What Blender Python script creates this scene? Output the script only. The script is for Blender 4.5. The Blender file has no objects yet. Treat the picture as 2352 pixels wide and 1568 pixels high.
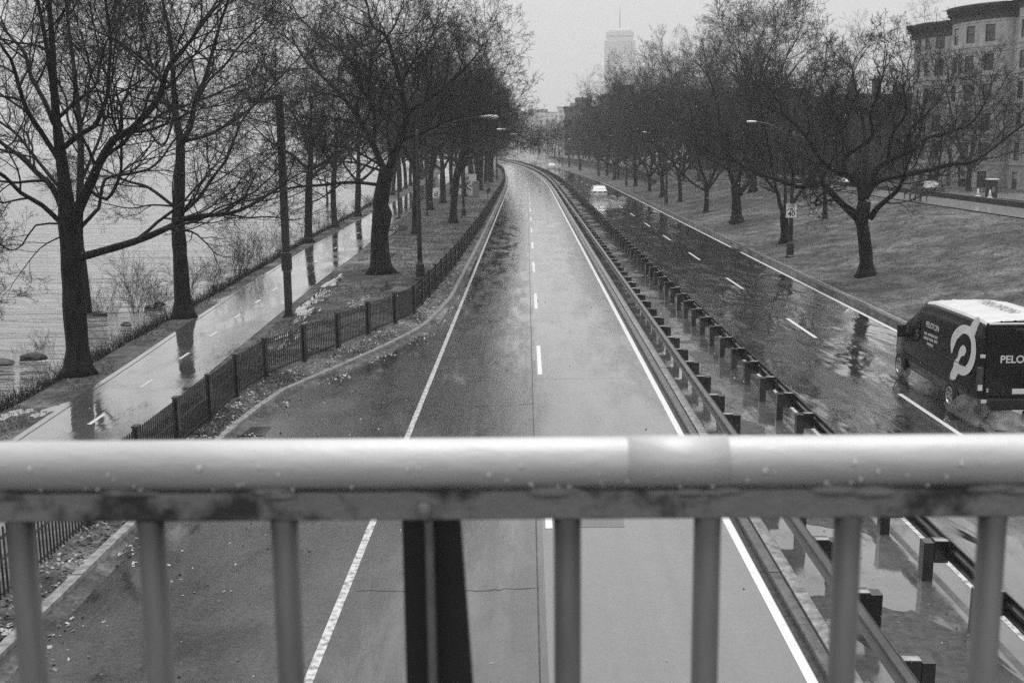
import bpy, bmesh, math, random
import numpy as np
from mathutils import Vector, Matrix

# ------------------------------------------------------------------ camera
F = 2600.0; CX, CY = 1176., 784.; CAMH = 6.35        # picture measured on a 2352 px wide frame
_r = math.radians(0.6); _s, _c = math.sin(_r), math.cos(_r)
_a = 33*_c + 454*_s; _b = -33*_s + 454*_c
PITCH = math.atan(_b/F); YAW = math.atan(_a/math.hypot(F, _b))
FW = Vector((-math.sin(YAW)*math.cos(PITCH), math.cos(YAW)*math.cos(PITCH), -math.sin(PITCH)))
R0 = FW.cross(Vector((0, 0, 1))).normalized(); U0 = R0.cross(FW)
RT = _c*R0 - _s*U0; UP = _c*U0 + _s*R0
scene = bpy.context.scene
cam = bpy.data.cameras.new("camera"); camo = bpy.data.objects.new("camera", cam)
scene.collection.objects.link(camo); scene.camera = camo
M = Matrix.Identity(4)
for i in range(3):
    M[i][0] = RT[i]; M[i][1] = UP[i]; M[i][2] = -FW[i]
M[2][3] = CAMH
camo.matrix_world = M
cam.sensor_width = 36; cam.lens = 36*F/2352; cam.clip_start = 0.05; cam.clip_end = 9000
cam.dof.use_dof = True; cam.dof.focus_distance = 38; cam.dof.aperture_fstop = 8.5

# ------------------------------------------------------------------ world, sun, exposure
W = bpy.data.worlds.new("World"); scene.world = W; W.use_nodes = True
nt = W.node_tree; nt.nodes.clear()
sky = nt.nodes.new("ShaderNodeTexSky"); sky.sky_type = 'NISHITA'; sky.sun_disc = False
SUN_EL, SUN_AZ = math.radians(78), math.radians(20)
sky.sun_elevation = SUN_EL; sky.sun_rotation = SUN_AZ
sky.dust_density = 6; sky.air_density = 1.0; sky.ozone_density = 1.0
bw = nt.nodes.new("ShaderNodeRGBToBW")
mix = nt.nodes.new("ShaderNodeMix"); mix.data_type = 'FLOAT'; mix.inputs[0].default_value = 0.72
mix.inputs[3].default_value = 7.2                         # even cloud deck over the clear-sky gradient
bg = nt.nodes.new("ShaderNodeBackground"); bg.inputs[1].default_value = 0.092
out = nt.nodes.new("ShaderNodeOutputWorld")
nt.links.new(sky.outputs[0], bw.inputs[0]); nt.links.new(bw.outputs[0], mix.inputs[2])
nt.links.new(mix.outputs[0], bg.inputs[0]); nt.links.new(bg.outputs[0], out.inputs[0])
sl = bpy.data.lights.new("sun", 'SUN'); sl.energy = 2.0; sl.angle = math.radians(50); sl.color = (1, 1, 1)
so = bpy.data.objects.new("sun", sl); scene.collection.objects.link(so)
sd = Vector((math.sin(SUN_AZ)*math.cos(SUN_EL), math.cos(SUN_AZ)*math.cos(SUN_EL), math.sin(SUN_EL)))
so.rotation_euler = sd.to_track_quat('Z', 'Y').to_euler()
scene.view_settings.view_transform = 'Standard'; scene.view_settings.look = 'None'
scene.view_settings.exposure = 0.66; scene.view_settings.gamma = 1
scene.cycles.max_bounces = 6; scene.cycles.diffuse_bounces = 2; scene.cycles.glossy_bounces = 3
scene.cycles.transparent_max_bounces = 8; scene.cycles.volume_bounces = 0
scene.cycles.use_denoising = False; scene.cycles.sample_clamp_indirect = 3; scene.cycles.sample_clamp_direct = 6
scene.cycles.caustics_reflective = False; scene.cycles.caustics_refractive = False

# ------------------------------------------------------------------ helpers
COL = scene.collection
def ray(px, py):
    return FW + RT*((px-CX)/F) + UP*((CY-py)/F)
def gz(px, py, z=0.):
    r = ray(px, py); k = (z-CAMH)/r.z; return Vector((r.x*k, r.y*k, z))
def gx(px, py, x):
    r = ray(px, py); k = x/r.x; return Vector((x, r.y*k, CAMH+r.z*k))
def gy(px, py, y):
    r = ray(px, py); k = y/r.y; return Vector((r.x*k, y, CAMH+r.z*k))
def dx(s): return -(s-150.)**2/(2*2900.) if s > 150 else 0.
def sm(a, b, x):
    t = min(1, max(0, (x-a)/(b-a))); return t*t*(3-2*t)
def interp(pts, s):
    if s <= pts[0][0]: return pts[0][1]
    for (a, u), (b, v) in zip(pts, pts[1:]):
        if s <= b: return u + (v-u)*(s-a)/(b-a)
    return pts[-1][1]
KERB = [(5, -6.6), (24, -6.64), (28.2, -6.41), (30.7, -5.69), (34.6, -4.55), (37.6, -3.85), (39.8, -3.5), (46.2, -3.1), (71, -3.02), (140, -3.0), (900, -3.0)]
FENCE = [(5, -7.33), (29.5, -7.33), (35, -5.85), (40.8, -4.24), (50, -3.95), (60, -3.7), (86, -3.45), (160, -3.4), (900, -3.4)]
PATHL = [(5, -10.2), (24, -11.3), (33.2, -11.8), (40.7, -12.3), (50.7, -12.85), (69, -13.6), (100, -14.3), (200, -16.5), (400, -19), (900, -22)]
PATHR = [(5, -8.3), (29.3, -8.9), (43, -9.42), (54, -9.75), (66, -9.95), (80, -10.5), (100, -11.2), (200, -13), (400, -15.5), (900, -19)]
SHORE = [(5, -14.0), (32, -14.6), (50, -15.2), (80, -16.6), (140, -19), (250, -22), (900, -28)]
def hnoise(x, y, sc):
    return math.sin(x*1.7/sc+1.3*math.sin(y*1.1/sc))*math.sin(y*1.3/sc+1.1*math.sin(x*.9/sc+2))
def Hst(t, s):
    k = interp(KERB, s)
    if t < k:
        sh = interp(SHORE, s)
        if t < sh-6: return -2.2
        if t < sh: return -2.2 + 1.3*sm(sh-6, sh, t)
        bank = -0.9 + 0.95*sm(sh, sh+2.0, t) + .05
        pl, pr = interp(PATHL, s), interp(PATHR, s)
        n = 0.018*hnoise(t, s, 1.1) + .008*hnoise(t+9, s+4, .37)
        w = sm(pl-.05, pl-.8, t) if t < pl+1 else sm(pr+.05, pr+.9, t)
        if pl-.05 < t < pr+.05: w = 0
        w *= 1-sm(k-.7, k-.2, t)
        return bank + n*w + .05*w*(1 if t > pl else .3)
    if t < 12.75: return -0.07
    if t < 13.0: return .15
    crest = 2.15 - 0.9*sm(90, 185, s)
    near = .17 + (crest-.17)*sm(12.5, 26.5, t) 
    n = (0.10*hnoise(t, s, 2.3)+.05*hnoise(t+3, s+8, .8))*sm(13, 16, t)*(1-sm(24, 26, t))
    near += n
    near -= .9*sm(30.3, 31.5, t)*sm(.9, 2, crest)
    far = .17 + .1*sm(13, 18, t) + (1.75*sm(18.0, 18.4, t))
    far -= .5*sm(31, 33, t)
    w = sm(150, 167, s + 0.8*(t-18))
    return near*(1-w) + far*w
def H(x, y): return Hst(x-dx(y), y)
def gp(px, py):
    z = 0.
    p = gz(px, py, 0)
    for _ in range(14):
        z = .5*z + .5*H(p.x, p.y); z = min(z, 4.5); p = gz(px, py, z)
    return p
def P(s, t, z=0.): return Vector((t+dx(s), s, z))

def setp(o, label=None, cat=None, group=None, kind=None):
    if label: o['label'] = label
    if cat: o['category'] = cat
    if group: o['group'] = group
    if kind: o['kind'] = kind
    return o
def empty(name, loc=(0, 0, 0), rz=0., label=None, cat=None, group=None):
    o = bpy.data.objects.new(name, None); COL.objects.link(o); o.location = loc; o.rotation_euler = (0, 0, rz)
    o.empty_display_size = .2
    return setp(o, label, cat, group)
def copy_tree(o, parent=None):
    c = o.copy(); COL.objects.link(c); c.parent = parent
    for ch in o.children: copy_tree(ch, c)
    return c
class MB:
    def __init__(s): s.v = []; s.f = []
    def quad(s, a, b, c, d):
        n = len(s.v); s.v += [tuple(a), tuple(b), tuple(c), tuple(d)]; s.f.append((n, n+1, n+2, n+3)); return s
    def poly(s, pts):
        n = len(s.v); s.v += [tuple(p) for p in pts]; s.f.append(tuple(range(n, n+len(pts)))); return s
    def box(s, x0, x1, y0, y1, z0, z1):
        n = len(s.v)
        s.v += [(x0, y0, z0), (x1, y0, z0), (x1, y1, z0), (x0, y1, z0), (x0, y0, z1), (x1, y0, z1), (x1, y1, z1), (x0, y1, z1)]
        s.f += [tuple(n+i for i in q) for q in ((0, 3, 2, 1), (4, 5, 6, 7), (0, 1, 5, 4), (1, 2, 6, 5), (2, 3, 7, 6), (3, 0, 4, 7))]
        return s
    def bar(s, p, q, w, h, up=(0, 0, 1)):
        p, q = Vector(p), Vector(q); d = (q-p).normalized(); r = d.cross(Vector(up)).normalized()*w/2; u = r.cross(d).normalized()*h/2
        n = len(s.v)
        for c in (p, q): s.v += [tuple(c-r-u), tuple(c+r-u), tuple(c+r+u), tuple(c-r+u)]
        s.f += [tuple(n+i for i in k) for k in ((0, 1, 2, 3), (7, 6, 5, 4), (0, 4, 5, 1), (1, 5, 6, 2), (2, 6, 7, 3), (3, 7, 4, 0))]
        return s
    def tube(s, pts, rad, n=8, cap=True):
        pts = [Vector(p) for p in pts]
        if not hasattr(rad, '__len__'): rad = [rad]*len(pts)
        base = len(s.v); r = None
        for i, p in enumerate(pts):
            d = (pts[min(i+1, len(pts)-1)]-pts[max(i-1, 0)]).normalized()
            if r is None: r = d.cross(Vector((0, 0, 1)) if abs(d.z) < .9 else Vector((1, 0, 0))).normalized()
            r = (r - d*r.dot(d)).normalized(); u = d.cross(r)
            for k in range(n):
                a = 2*math.pi*k/n; s.v.append(tuple(p+(r*math.cos(a)+u*math.sin(a))*rad[i]))
        for i in range(len(pts)-1):
            for k in range(n):
                a = base+i*n+k; b = base+i*n+(k+1) % n; s.f.append((a, b, b+n, a+n))
        if cap:
            s.f.append(tuple(base+k for k in reversed(range(n)))); e = base+(len(pts)-1)*n; s.f.append(tuple(e+k for k in range(n)))
        return s
    def lathe(s, prof, n=16, o=(0, 0, 0), axis='z'):
        base = len(s.v)
        for r, z in prof:
            for k in range(n):
                a = 2*math.pi*k/n; c = (r*math.cos(a), r*math.sin(a), z)
                if axis == 'x': c = (c[2], c[0], c[1])
                if axis == 'y': c = (c[0], c[2], c[1])
                s.v.append((c[0]+o[0], c[1]+o[1], c[2]+o[2]))
        for i in range(len(prof)-1):
            for k in range(n):
                a = base+i*n+k; b = base+i*n+(k+1) % n; s.f.append((a, b, b+n, a+n))
        s.f.append(tuple(base+k for k in range(n))); e = base+(len(prof)-1)*n; s.f.append(tuple(e+k for k in range(n)))
        return s
    def build(s, name, m, parent=None, smooth=False, bevel=0, loc=None):
        me = bpy.data.meshes.new(name); me.from_pydata(s.v, [], s.f); me.update()
        bm = bmesh.new(); bm.from_mesh(me); bmesh.ops.recalc_face_normals(bm, faces=bm.faces); bm.to_mesh(me); bm.free()
        if smooth: me.polygons.foreach_set('use_smooth', [True]*len(me.polygons))
        if m: me.materials.append(m)
        o = bpy.data.objects.new(name, me); COL.objects.link(o)
        if parent: o.parent = parent
        if loc is not None: o.location = loc
        if bevel:
            b = o.modifiers.new('bevel', 'BEVEL'); b.width = bevel; b.segments = 2; b.limit_method = 'ANGLE'; b.harden_normals = False
        return o
def struct(o): o['kind'] = 'structure'; return o
def np_mesh(name, V, Q, m, parent=None, smooth=False, k=4):
    V = np.asarray(V, dtype=np.float32); Q = np.asarray(Q, dtype=np.int32)
    me = bpy.data.meshes.new(name)
    me.vertices.add(len(V)); me.vertices.foreach_set('co', V.ravel())
    me.loops.add(Q.size); me.loops.foreach_set('vertex_index', Q.ravel())
    me.polygons.add(len(Q)); me.polygons.foreach_set('loop_start', np.arange(0, Q.size, k, dtype=np.int32))
    me.update(calc_edges=True); me.validate()
    if smooth: me.polygons.foreach_set('use_smooth', [True]*len(me.polygons))
    if m: me.materials.append(m)
    o = bpy.data.objects.new(name, me); COL.objects.link(o)
    if parent: o.parent = parent
    return o

# ------------------------------------------------------------------ materials (a grey place: snow light, wet winter)
def mat(name, lo, hi=None, rough=.6, rough2=None, scale=4., detail=6., bump=0., bscale=None, spec=.5, coat=0., coat_r=.1,
        stretch=None, metal=0., pos=(.35, .65), rscale=None, bdist=.02, ior=1.45):
    m = bpy.data.materials.new(name); m.use_nodes = True; n = m.node_tree; n.nodes.clear(); L = n.links.new
    o = n.nodes.new('ShaderNodeOutputMaterial'); b = n.nodes.new('ShaderNodeBsdfPrincipled'); L(b.outputs[0], o.inputs[0])
    hi = lo if hi is None else hi
    b.inputs['Base Color'].default_value = (lo, lo, lo, 1); b.inputs['Roughness'].default_value = rough
    b.inputs['Metallic'].default_value = metal; b.inputs['Specular IOR Level'].default_value = spec; b.inputs['IOR'].default_value = ior
    b.inputs['Coat Weight'].default_value = coat; b.inputs['Coat Roughness'].default_value = coat_r
    tc = n.nodes.new('ShaderNodeTexCoord'); src = tc.outputs['Object']
    if stretch:
        mp = n.nodes.new('ShaderNodeMapping'); mp.inputs['Scale'].default_value = stretch; L(src, mp.inputs[0]); src = mp.outputs[0]
    def noise(sc, det=detail):
        t = n.nodes.new('ShaderNodeTexNoise'); t.inputs['Scale'].default_value = sc; t.inputs['Detail'].default_value = det
        t.inputs['Roughness'].default_value = .6; L(src, t.inputs['Vector']); return t.outputs['Fac']
    def mr(f, a, c, lo_, hi_):
        r = n.nodes.new('ShaderNodeMapRange'); r.inputs[1].default_value = a; r.inputs[2].default_value = c
        r.inputs[3].default_value = lo_; r.inputs[4].default_value = hi_; L(f, r.inputs[0]); return r.outputs[0]
    if hi != lo: L(mr(noise(scale), pos[0], pos[1], lo, hi), b.inputs['Base Color'])
    if rough2 is not None: L(mr(noise(rscale or scale*.6), .35, .65, rough, rough2), b.inputs['Roughness'])
    if bump:
        bp = n.nodes.new('ShaderNodeBump'); bp.inputs['Strength'].default_value = bump; bp.inputs['Distance'].default_value = bdist
        L(noise(bscale or scale*3), bp.inputs['Height']); L(bp.outputs[0], b.inputs['Normal'])
        if coat: L(bp.outputs[0], b.inputs['Coat Normal'])
    m['_'] = 1
    return m
def wet_mat(name, lo, hi, scale, r_dry, r_wet, wet_lo, wet_hi, wscale, ripple=.0, rip_scale=2., grain=.3, stretch=(1, .25, 1), coat=1., cior=1.6, fine=(.72, 1.3), streak=0.):
    """wet paving: dark base, film of water whose smoothness follows a puddle mask, grain where the stone stands proud, tyre streaks along the lane"""
    m = bpy.data.materials.new(name); m.use_nodes = True; n = m.node_tree; n.nodes.clear(); L = n.links.new
    o = n.nodes.new('ShaderNodeOutputMaterial'); b = n.nodes.new('ShaderNodeBsdfPrincipled'); L(b.outputs[0], o.inputs[0])
    tc = n.nodes.new('ShaderNodeTexCoord')
    def mapping(sc):
        mp = n.nodes.new('ShaderNodeMapping'); mp.inputs['Scale'].default_value = sc; L(tc.outputs['Object'], mp.inputs[0]); return mp.outputs[0]
    def noise(sc, vec, det=6., dist=0., ro=.62):
        t = n.nodes.new('ShaderNodeTexNoise'); t.inputs['Scale'].default_value = sc; t.inputs['Detail'].default_value = det
        t.inputs['Roughness'].default_value = ro; t.inputs['Distortion'].default_value = dist; L(vec, t.inputs['Vector']); return t.outputs['Fac']
    def mr(f, a, c, lo_, hi_):
        r = n.nodes.new('ShaderNodeMapRange'); r.inputs[1].default_value = a; r.inputs[2].default_value = c
        r.inputs[3].default_value = lo_; r.inputs[4].default_value = hi_; L(f, r.inputs[0]); return r.outputs[0]
    def op(kind, a, c):
        q = n.nodes.new('ShaderNodeMath'); q.operation = kind
        for i, v in enumerate((a, c)):
            if isinstance(v, (int, float)): q.inputs[i].default_value = v
            else: L(v, q.inputs[i])
        return q.outputs[0]
    v1 = mapping((1, 1, 1)); v2 = mapping(stretch)
    w0 = noise(wscale, v2, 8, .4, .7)
    if streak: w0 = op('ADD', w0, op('MULTIPLY', op('SUBTRACT', noise(1., mapping((2.6, .018, 1)), 4, 0, .6), .5), streak))
    wet = mr(w0, wet_lo, wet_hi, 0, 1)
    base = mr(noise(scale, v1, 9, .2, .7), .3, .7, lo, hi)
    fn = mr(noise(11, v1, 6, 0, .85), .34, .66, fine[0], fine[1])
    spk = mr(noise(7, v1, 7, 0, .8), .60, .70, 1, .72)           # dark pock marks
    col = op('MULTIPLY', op('MULTIPLY', base, fn), spk)
    if streak: col = op('MULTIPLY', col, mr(noise(1., mapping((3.1, .012, 1)), 5, 0, .6), .36, .64, .72, 1.28))
    L(col, b.inputs['Base Color'])
    rr = n.nodes.new('ShaderNodeMix'); rr.data_type = 'FLOAT'; L(wet, rr.inputs[0]); rr.inputs[2].default_value = r_dry; rr.inputs[3].default_value = r_wet
    L(rr.outputs[0], b.inputs['Roughness']); L(rr.outputs[0], b.inputs['Coat Roughness'])
    b.inputs['Coat Weight'].default_value = coat; b.inputs['Coat IOR'].default_value = cior
    b.inputs['IOR'].default_value = 1.5
    gr = op('MULTIPLY', noise(60, v1, 2), mr(wet, 0, 1, grain, grain*.06))
    ad = op('ADD', gr, op('MULTIPLY', noise(rip_scale, mapping((1, .30, 1)), 2, 1.4, .4), ripple*10))
    bp = n.nodes.new('ShaderNodeBump'); bp.inputs['Strength'].default_value = 1; bp.inputs['Distance'].default_value = .004
    L(ad, bp.inputs['Height']); L(bp.outputs[0], b.inputs['Normal']); L(bp.outputs[0], b.inputs['Coat Normal'])
    return m
M_ROADL = wet_mat('wet_left_asphalt', .012, .034, 1.6, .18, .035, .40, .60, 1.5, ripple=.28, rip_scale=.9, grain=.9, cior=1.9, streak=.35, fine=(.4, 1.8))
M_ROADS = wet_mat('wet_shoulder_asphalt', .014, .055, .6, .26, .03, .42, .60, .4, ripple=.2, rip_scale=.9, grain=1., cior=1.6, fine=(.35, 1.9))
M_ROADR = wet_mat('wet_pale_lane', .030, .045, 1.2, .11, .04, .4, .65, 1.2, ripple=.12, grain=.6, cior=3.1, streak=.2, fine=(.45, 1.7))
M_ROADE = wet_mat('wet_right_asphalt', .022, .055, 1.5, .18, .02, .34, .50, .8, ripple=1.3, rip_scale=.8, grain=.9, cior=2.3, streak=.3)
M_PATH = wet_mat('wet_path', .07, .12, .9, .20, .035, .40, .56, .5, ripple=.10, grain=.3, stretch=(1, .5, 1), cior=1.6)
M_MEDIAN = wet_mat('wet_concrete', .06, .12, .9, .25, .04, .36, .52, .7, ripple=.22, grain=.4, stretch=(1, .6, 1), cior=1.6)
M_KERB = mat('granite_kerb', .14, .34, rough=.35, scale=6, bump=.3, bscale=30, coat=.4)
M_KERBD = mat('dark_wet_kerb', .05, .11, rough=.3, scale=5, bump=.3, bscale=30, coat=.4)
M_DIRT = mat('wet_dirt', .018, .06, rough=.5, rough2=.25, scale=7, bump=.6, bscale=40)
M_PAINT = mat('road_paint', .36, .62, rough=.4, scale=14, pos=(.28, .42), coat=.3)
M_PAINTW = mat('worn_paint', .18, .5, rough=.4, scale=9, pos=(.38, .55), coat=.3)
def turf_mat():
    m = mat('winter_turf', .1, rough=.85, bump=.8, bscale=14, spec=.25, bdist=.05); n = m.node_tree; b = n.nodes['Principled BSDF']; L = n.links.new
    tc = [q for q in n.nodes if q.type == 'TEX_COORD'][0]; prev = None
    for sc, lo, hi, a, c in ((.16, .65, 1.3, .35, .65), (.7, .5, 1.45, .34, .66), (3.2, .65, 1.35, .35, .65), (16, .6, 1.5, .3, .7)):
        t = n.nodes.new('ShaderNodeTexNoise'); t.inputs['Scale'].default_value = sc; t.inputs['Detail'].default_value = 5; t.inputs['Distortion'].default_value = .5; L(tc.outputs['Object'], t.inputs['Vector'])
        r = n.nodes.new('ShaderNodeMapRange'); r.inputs[1].default_value = a; r.inputs[2].default_value = c; r.inputs[3].default_value = lo; r.inputs[4].default_value = hi; L(t.outputs['Fac'], r.inputs[0])
        q = n.nodes.new('ShaderNodeMath'); q.operation = 'MULTIPLY'; L(r.outputs[0], q.inputs[0])
        if prev is None: q.inputs[1].default_value = .085
        else: L(prev, q.inputs[1])
        prev = q.outputs[0]
    L(prev, b.inputs['Base Color']); return m
M_GRASS = turf_mat()
M_BARK = mat('wet_bark', .006, .026, rough=.6, scale=3, stretch=(3, 3, .6), bump=1, bscale=7, bdist=.06, spec=.25, pos=(.4, .62))
M_TWIG = mat('twig_bark', .013, rough=.6, spec=.3)
M_TWIGR = mat('twig_bark_grey', .013, rough=.6, spec=.3)
M_IRON = mat('black_iron', .012, .03, rough=.35, scale=3, coat=.2)
M_STEEL = mat('dark_weathered_steel', .02, .05, rough=.32, scale=2.5, bump=.1, metal=.3, coat=.5)
M_STEELB = mat('w_beam_steel', .05, .10, rough=.28, scale=1.2, metal=.6, coat=.3)
M_WHITE = mat('white_enamel', .74, .84, rough=.3, scale=2)
M_GREYP = mat('grey_panel', .16, .22, rough=.4, scale=3)
M_BLACK = mat('black_gloss', .008, .012, rough=.15, scale=2, coat=1, coat_r=.05)
M_VAN = mat('van_black_paint', .006, .010, rough=.35, scale=1.5, coat=.3, coat_r=.08, spec=.25)
M_GLASS = mat('dark_glass', .012, rough=.04, spec=.8)
M_RUBBER = mat('tyre_rubber', .012, .02, rough=.6, scale=8)
M_RIM = mat('wheel_silver', .35, .5, rough=.25, metal=.8, scale=5)
M_TEXT = mat('letter_white', .72, rough=.4)
M_CARW = mat('car_white', .62, .68, rough=.2, coat=1, coat_r=.04, scale=1)
M_CARD = mat('car_dark', .02, .03, rough=.2, coat=1, coat_r=.04, scale=1)
M_LAMPR = mat('tail_lamp_dark', .03, .09, rough=.15, scale=14)
M_LEAF = mat('wet_leaf', .05, .45, rough=.4, scale=3, pos=(.42, .62))
M_ROCK = mat('wet_rock', .008, .03, rough=.4, scale=3, bump=.8, bscale=9)
M_STONE = mat('pale_limestone', .36, .55, rough=.75, scale=1.6, bump=.25, bscale=14)
M_CORN = mat('dark_cornice', .022, .045, rough=.6, scale=2, bump=.3)
M_BRICK = mat('dark_brick', .035, .07, rough=.8, scale=2.2, bump=.3, bscale=12)
M_BLIND = mat('white_blind', .4, .5, rough=.8, scale=3)
M_WALL = mat('rough_stone_wall', .02, .05, rough=.7, scale=2, bump=.7, bscale=6)
M_STREET = mat('street_asphalt', .08, .13, rough=.35, scale=.8, coat=.6)
M_SIDE = mat('pale_sidewalk', .09, .13, rough=.45, scale=1.2, coat=.4)
M_TOWER = mat('tower_cladding_hazed', .58, .66, rough=.5, scale=.05)  # paled so that part of the haze sits in the cladding colour
def emit(name, s):
    m = bpy.data.materials.new(name); m.use_nodes = True; b = m.node_tree.nodes['Principled BSDF']
    b.inputs['Base Color'].default_value = (.8, .8, .8, 1); b.inputs['Emission Color'].default_value = (1, 1, 1, 1); b.inputs['Emission Strength'].default_value = s
    return m
M_HEAD = emit('headlamp_lit', 9)
def water_mat():
    m = bpy.data.materials.new('river_water'); m.use_nodes = True; n = m.node_tree; b = n.nodes['Principled BSDF']; L = n.links.new
    b.inputs['Base Color'].default_value = (.17, .17, .17, 1); b.inputs['Roughness'].default_value = .07; b.inputs['IOR'].default_value = 1.5
    b.inputs['Coat Weight'].default_value = .8; b.inputs['Coat IOR'].default_value = 1.4; b.inputs['Coat Roughness'].default_value = .12
    tc = n.nodes.new('ShaderNodeTexCoord'); mp = n.nodes.new('ShaderNodeMapping'); mp.inputs['Scale'].default_value = (.20, 1.2, 1); mp.inputs['Rotation'].default_value = (0, 0, -.12)
    L(tc.outputs['Object'], mp.inputs[0])
    hs = []
    for sc, w in ((.6, 1.), (1.7, .45), (.2, 1.6)):
        t = n.nodes.new('ShaderNodeTexNoise'); t.inputs['Scale'].default_value = sc; t.inputs['Detail'].default_value = 4; t.inputs['Distortion'].default_value = .6
        L(mp.outputs[0], t.inputs['Vector']); q = n.nodes.new('ShaderNodeMath'); q.operation = 'MULTIPLY'; L(t.outputs['Fac'], q.inputs[0]); q.inputs[1].default_value = w; hs.append(q.outputs[0])
    a = n.nodes.new('ShaderNodeMath'); L(hs[0], a.inputs[0]); L(hs[1], a.inputs[1]); a2 = n.nodes.new('ShaderNodeMath'); L(a.outputs[0], a2.inputs[0]); L(hs[2], a2.inputs[1])
    bp = n.nodes.new('ShaderNodeBump'); bp.inputs['Strength'].default_value = 1.; bp.inputs['Distance'].default_value = 1.9
    L(a2.outputs[0], bp.inputs['Height']); L(bp.outputs[0], b.inputs['Normal']); L(bp.outputs[0], b.inputs['Coat Normal'])
    return m
M_WATER = water_mat()

# ------------------------------------------------------------------ ground, water, roads
S_ROWS = list(np.arange(2, 60, .5)) + list(np.arange(60, 130, 1.)) + list(np.arange(130, 260, 3.)) + list(np.arange(260, 700, 15.)) + [700, 900, 1300, 2000, 3000]
S_ROWS = [-60., -20., -5.] + [float(a) for a in S_ROWS]
def build_ground():
    tc = [-300, -60, -40, -32, -27] + list(np.arange(-25, -2.75, .35)) + [-2.7, -2, 4, 12.7, 12.76, 12.99, 13.02] + list(np.arange(13.3, 34.6, .45)) + [36, 40, 46, 60, 90, 200, 600, 1500, 3000]
    V = []
    for s in S_ROWS:
        k = interp(KERB, s)
        for t in tc:
            tt = float(t)
            V.append((tt+dx(min(s, 900)), s, Hst(tt, s)))
        # snap the column nearest the kerb line
    V = np.array(V); n = len(tc); rows = len(S_ROWS)
    V3 = V.reshape(rows, n, 3)
    for i, s in enumerate(S_ROWS):
        k = interp(KERB, s); j = int(np.argmin([abs(t-k) for t in tc]))
        V3[i, j, 0] = k+dx(min(s, 900)); V3[i, j, 2] = .07
        if tc[j+1] < -2.6 or True: V3[i, j+1, 0] = max(V3[i, j+1, 0], V3[i, j, 0]+.02); V3[i, j+1, 2] = -.07
    I = np.arange(rows*n).reshape(rows, n)
    Q = np.stack([I[:-1, :-1], I[:-1, 1:], I[1:, 1:], I[1:, :-1]], -1).reshape(-1, 4)
    return struct(np_mesh('ground', V3.reshape(-1, 3), Q, M_GRASS, smooth=True))
build_ground()
wt = MB(); wt.quad((-4000, -100, -.9), (-13.0, -100, -.9), (-13.0-12, 5000, -.9), (-4000, 5000, -.9))
wt.build('river_water', M_WATER)['kind'] = 'structure'
def strip(name, tl, tr, z, s0, s1, m, step=3., kind=True):
    b = MB(); s = s0; rows = []
    while True:
        a = tl(s) if callable(tl) else tl; c = tr(s) if callable(tr) else tr
        zz = z(s) if callable(z) else z
        rows.append((P(s, a, zz), P(s, c, zz)))
        if s >= s1: break
        s = min(s+step, s1)
    for (a, c), (d, e) in zip(rows, rows[1:]): b.quad(a, c, e, d)
    o = b.build(name, m)
    if kind: o['kind'] = 'structure'
    return o
kerb_t = lambda s: interp(KERB, s)
strip('road_shoulder', kerb_t, -2.62, 0.0, 2, 900, M_ROADS)
strip('road_left_lane', -2.62, .22, 0.0, 2, 900, M_ROADL, step=2.5)
strip('road_right_lane', .22, 3.52, 0.0, 2, 900, M_ROADR)
strip('road_eastbound', 5.9, 12.75, 0.0, 2, 900, M_ROADE)
strip('road_seam', .10, .125, .003, 2, 300, M_DIRT)
strip('path', lambda s: interp(PATHL, s), lambda s: interp(PATHR, s), .115, 3, 500, M_PATH)
strip('path_edge_seam', lambda s: interp(PATHL, s)+.18, lambda s: interp(PATHL, s)+.21, .119, 3, 150, M_DIRT)
strip('lane_marking_edge', -2.74, -2.62, .004, 3, 46, M_PAINTW)
strip('lane_marking_edge_far', -2.74, -2.62, .004, 46, 800, M_PAINTW)
strip('lane_marking_median', 3.29, 3.42, .004, 3, 800, M_PAINT)
strip('lane_marking_right_edge', 12.36, 12.5, .004, 3, 66, M_PAINT)
strip('lane_marking_right_edge_far', 12.36, 12.5, .004, 69, 800, M_PAINT)
strip('lane_marking_yellow', 6.32, 6.42, .004, 3, 800, M_PAINTW)
def dashes(name, t, starts, ln, w=.12, m=None, z=.004):
    b = MB()
    for s in starts:
        b.quad(P(s, t-w/2, z), P(s, t+w/2, z), P(s+ln, t+w/2, z), P(s+ln, t-w/2, z))
    o = b.build(name, m or M_PAINT); o['kind'] = 'structure'
dashes('lane_dashes', .33, [18.15-12.8+i*12.8 for i in range(26)], 4.6)
dashes('lane_dashes_eastbound', 9.42, [24.2-12.8 + i*12.6 for i in range(26)], 4.2)
dashes('path_dashes', -10.2, [], 1)
b = MB()
for k in range(24):
    s = 21.1 + k*4.02; t = -9.95 - .021*(s-21); 
    c = interp(PATHL, s)*.5+interp(PATHR, s)*.5
    b.quad(P(s, c-.05, .119), P(s, c+.05, .119), P(s+1., c+.03, .119), P(s+1., c-.07, .119))
b.build('path_dashes', M_PAINT)['kind'] = 'structure'
rk = random.Random(12)
def crack(name, pts, w=.012, m=M_DIRT, z=.0035):
    b = MB(); q = []
    for (a, c) in zip(pts, pts[1:]):
        n = 10
        for k in range(n): u = k/n; q.append((a[0]+(c[0]-a[0])*u+rk.gauss(0, .02), a[1]+(c[1]-a[1])*u+rk.gauss(0, .02)))
    for (s0, t0), (s1, t1) in zip(q, q[1:]):
        d = Vector((t1-t0, s1-s0, 0)).normalized(); nn = Vector((-d.y, d.x, 0))*w*rk.uniform(.4, 1.2); b.quad(P(s0, t0, z)-nn, P(s0, t0, z)+nn, P(s1, t1, z)+nn, P(s1, t1, z)-nn)
    b.build(name, m)['kind'] = 'structure'
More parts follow.
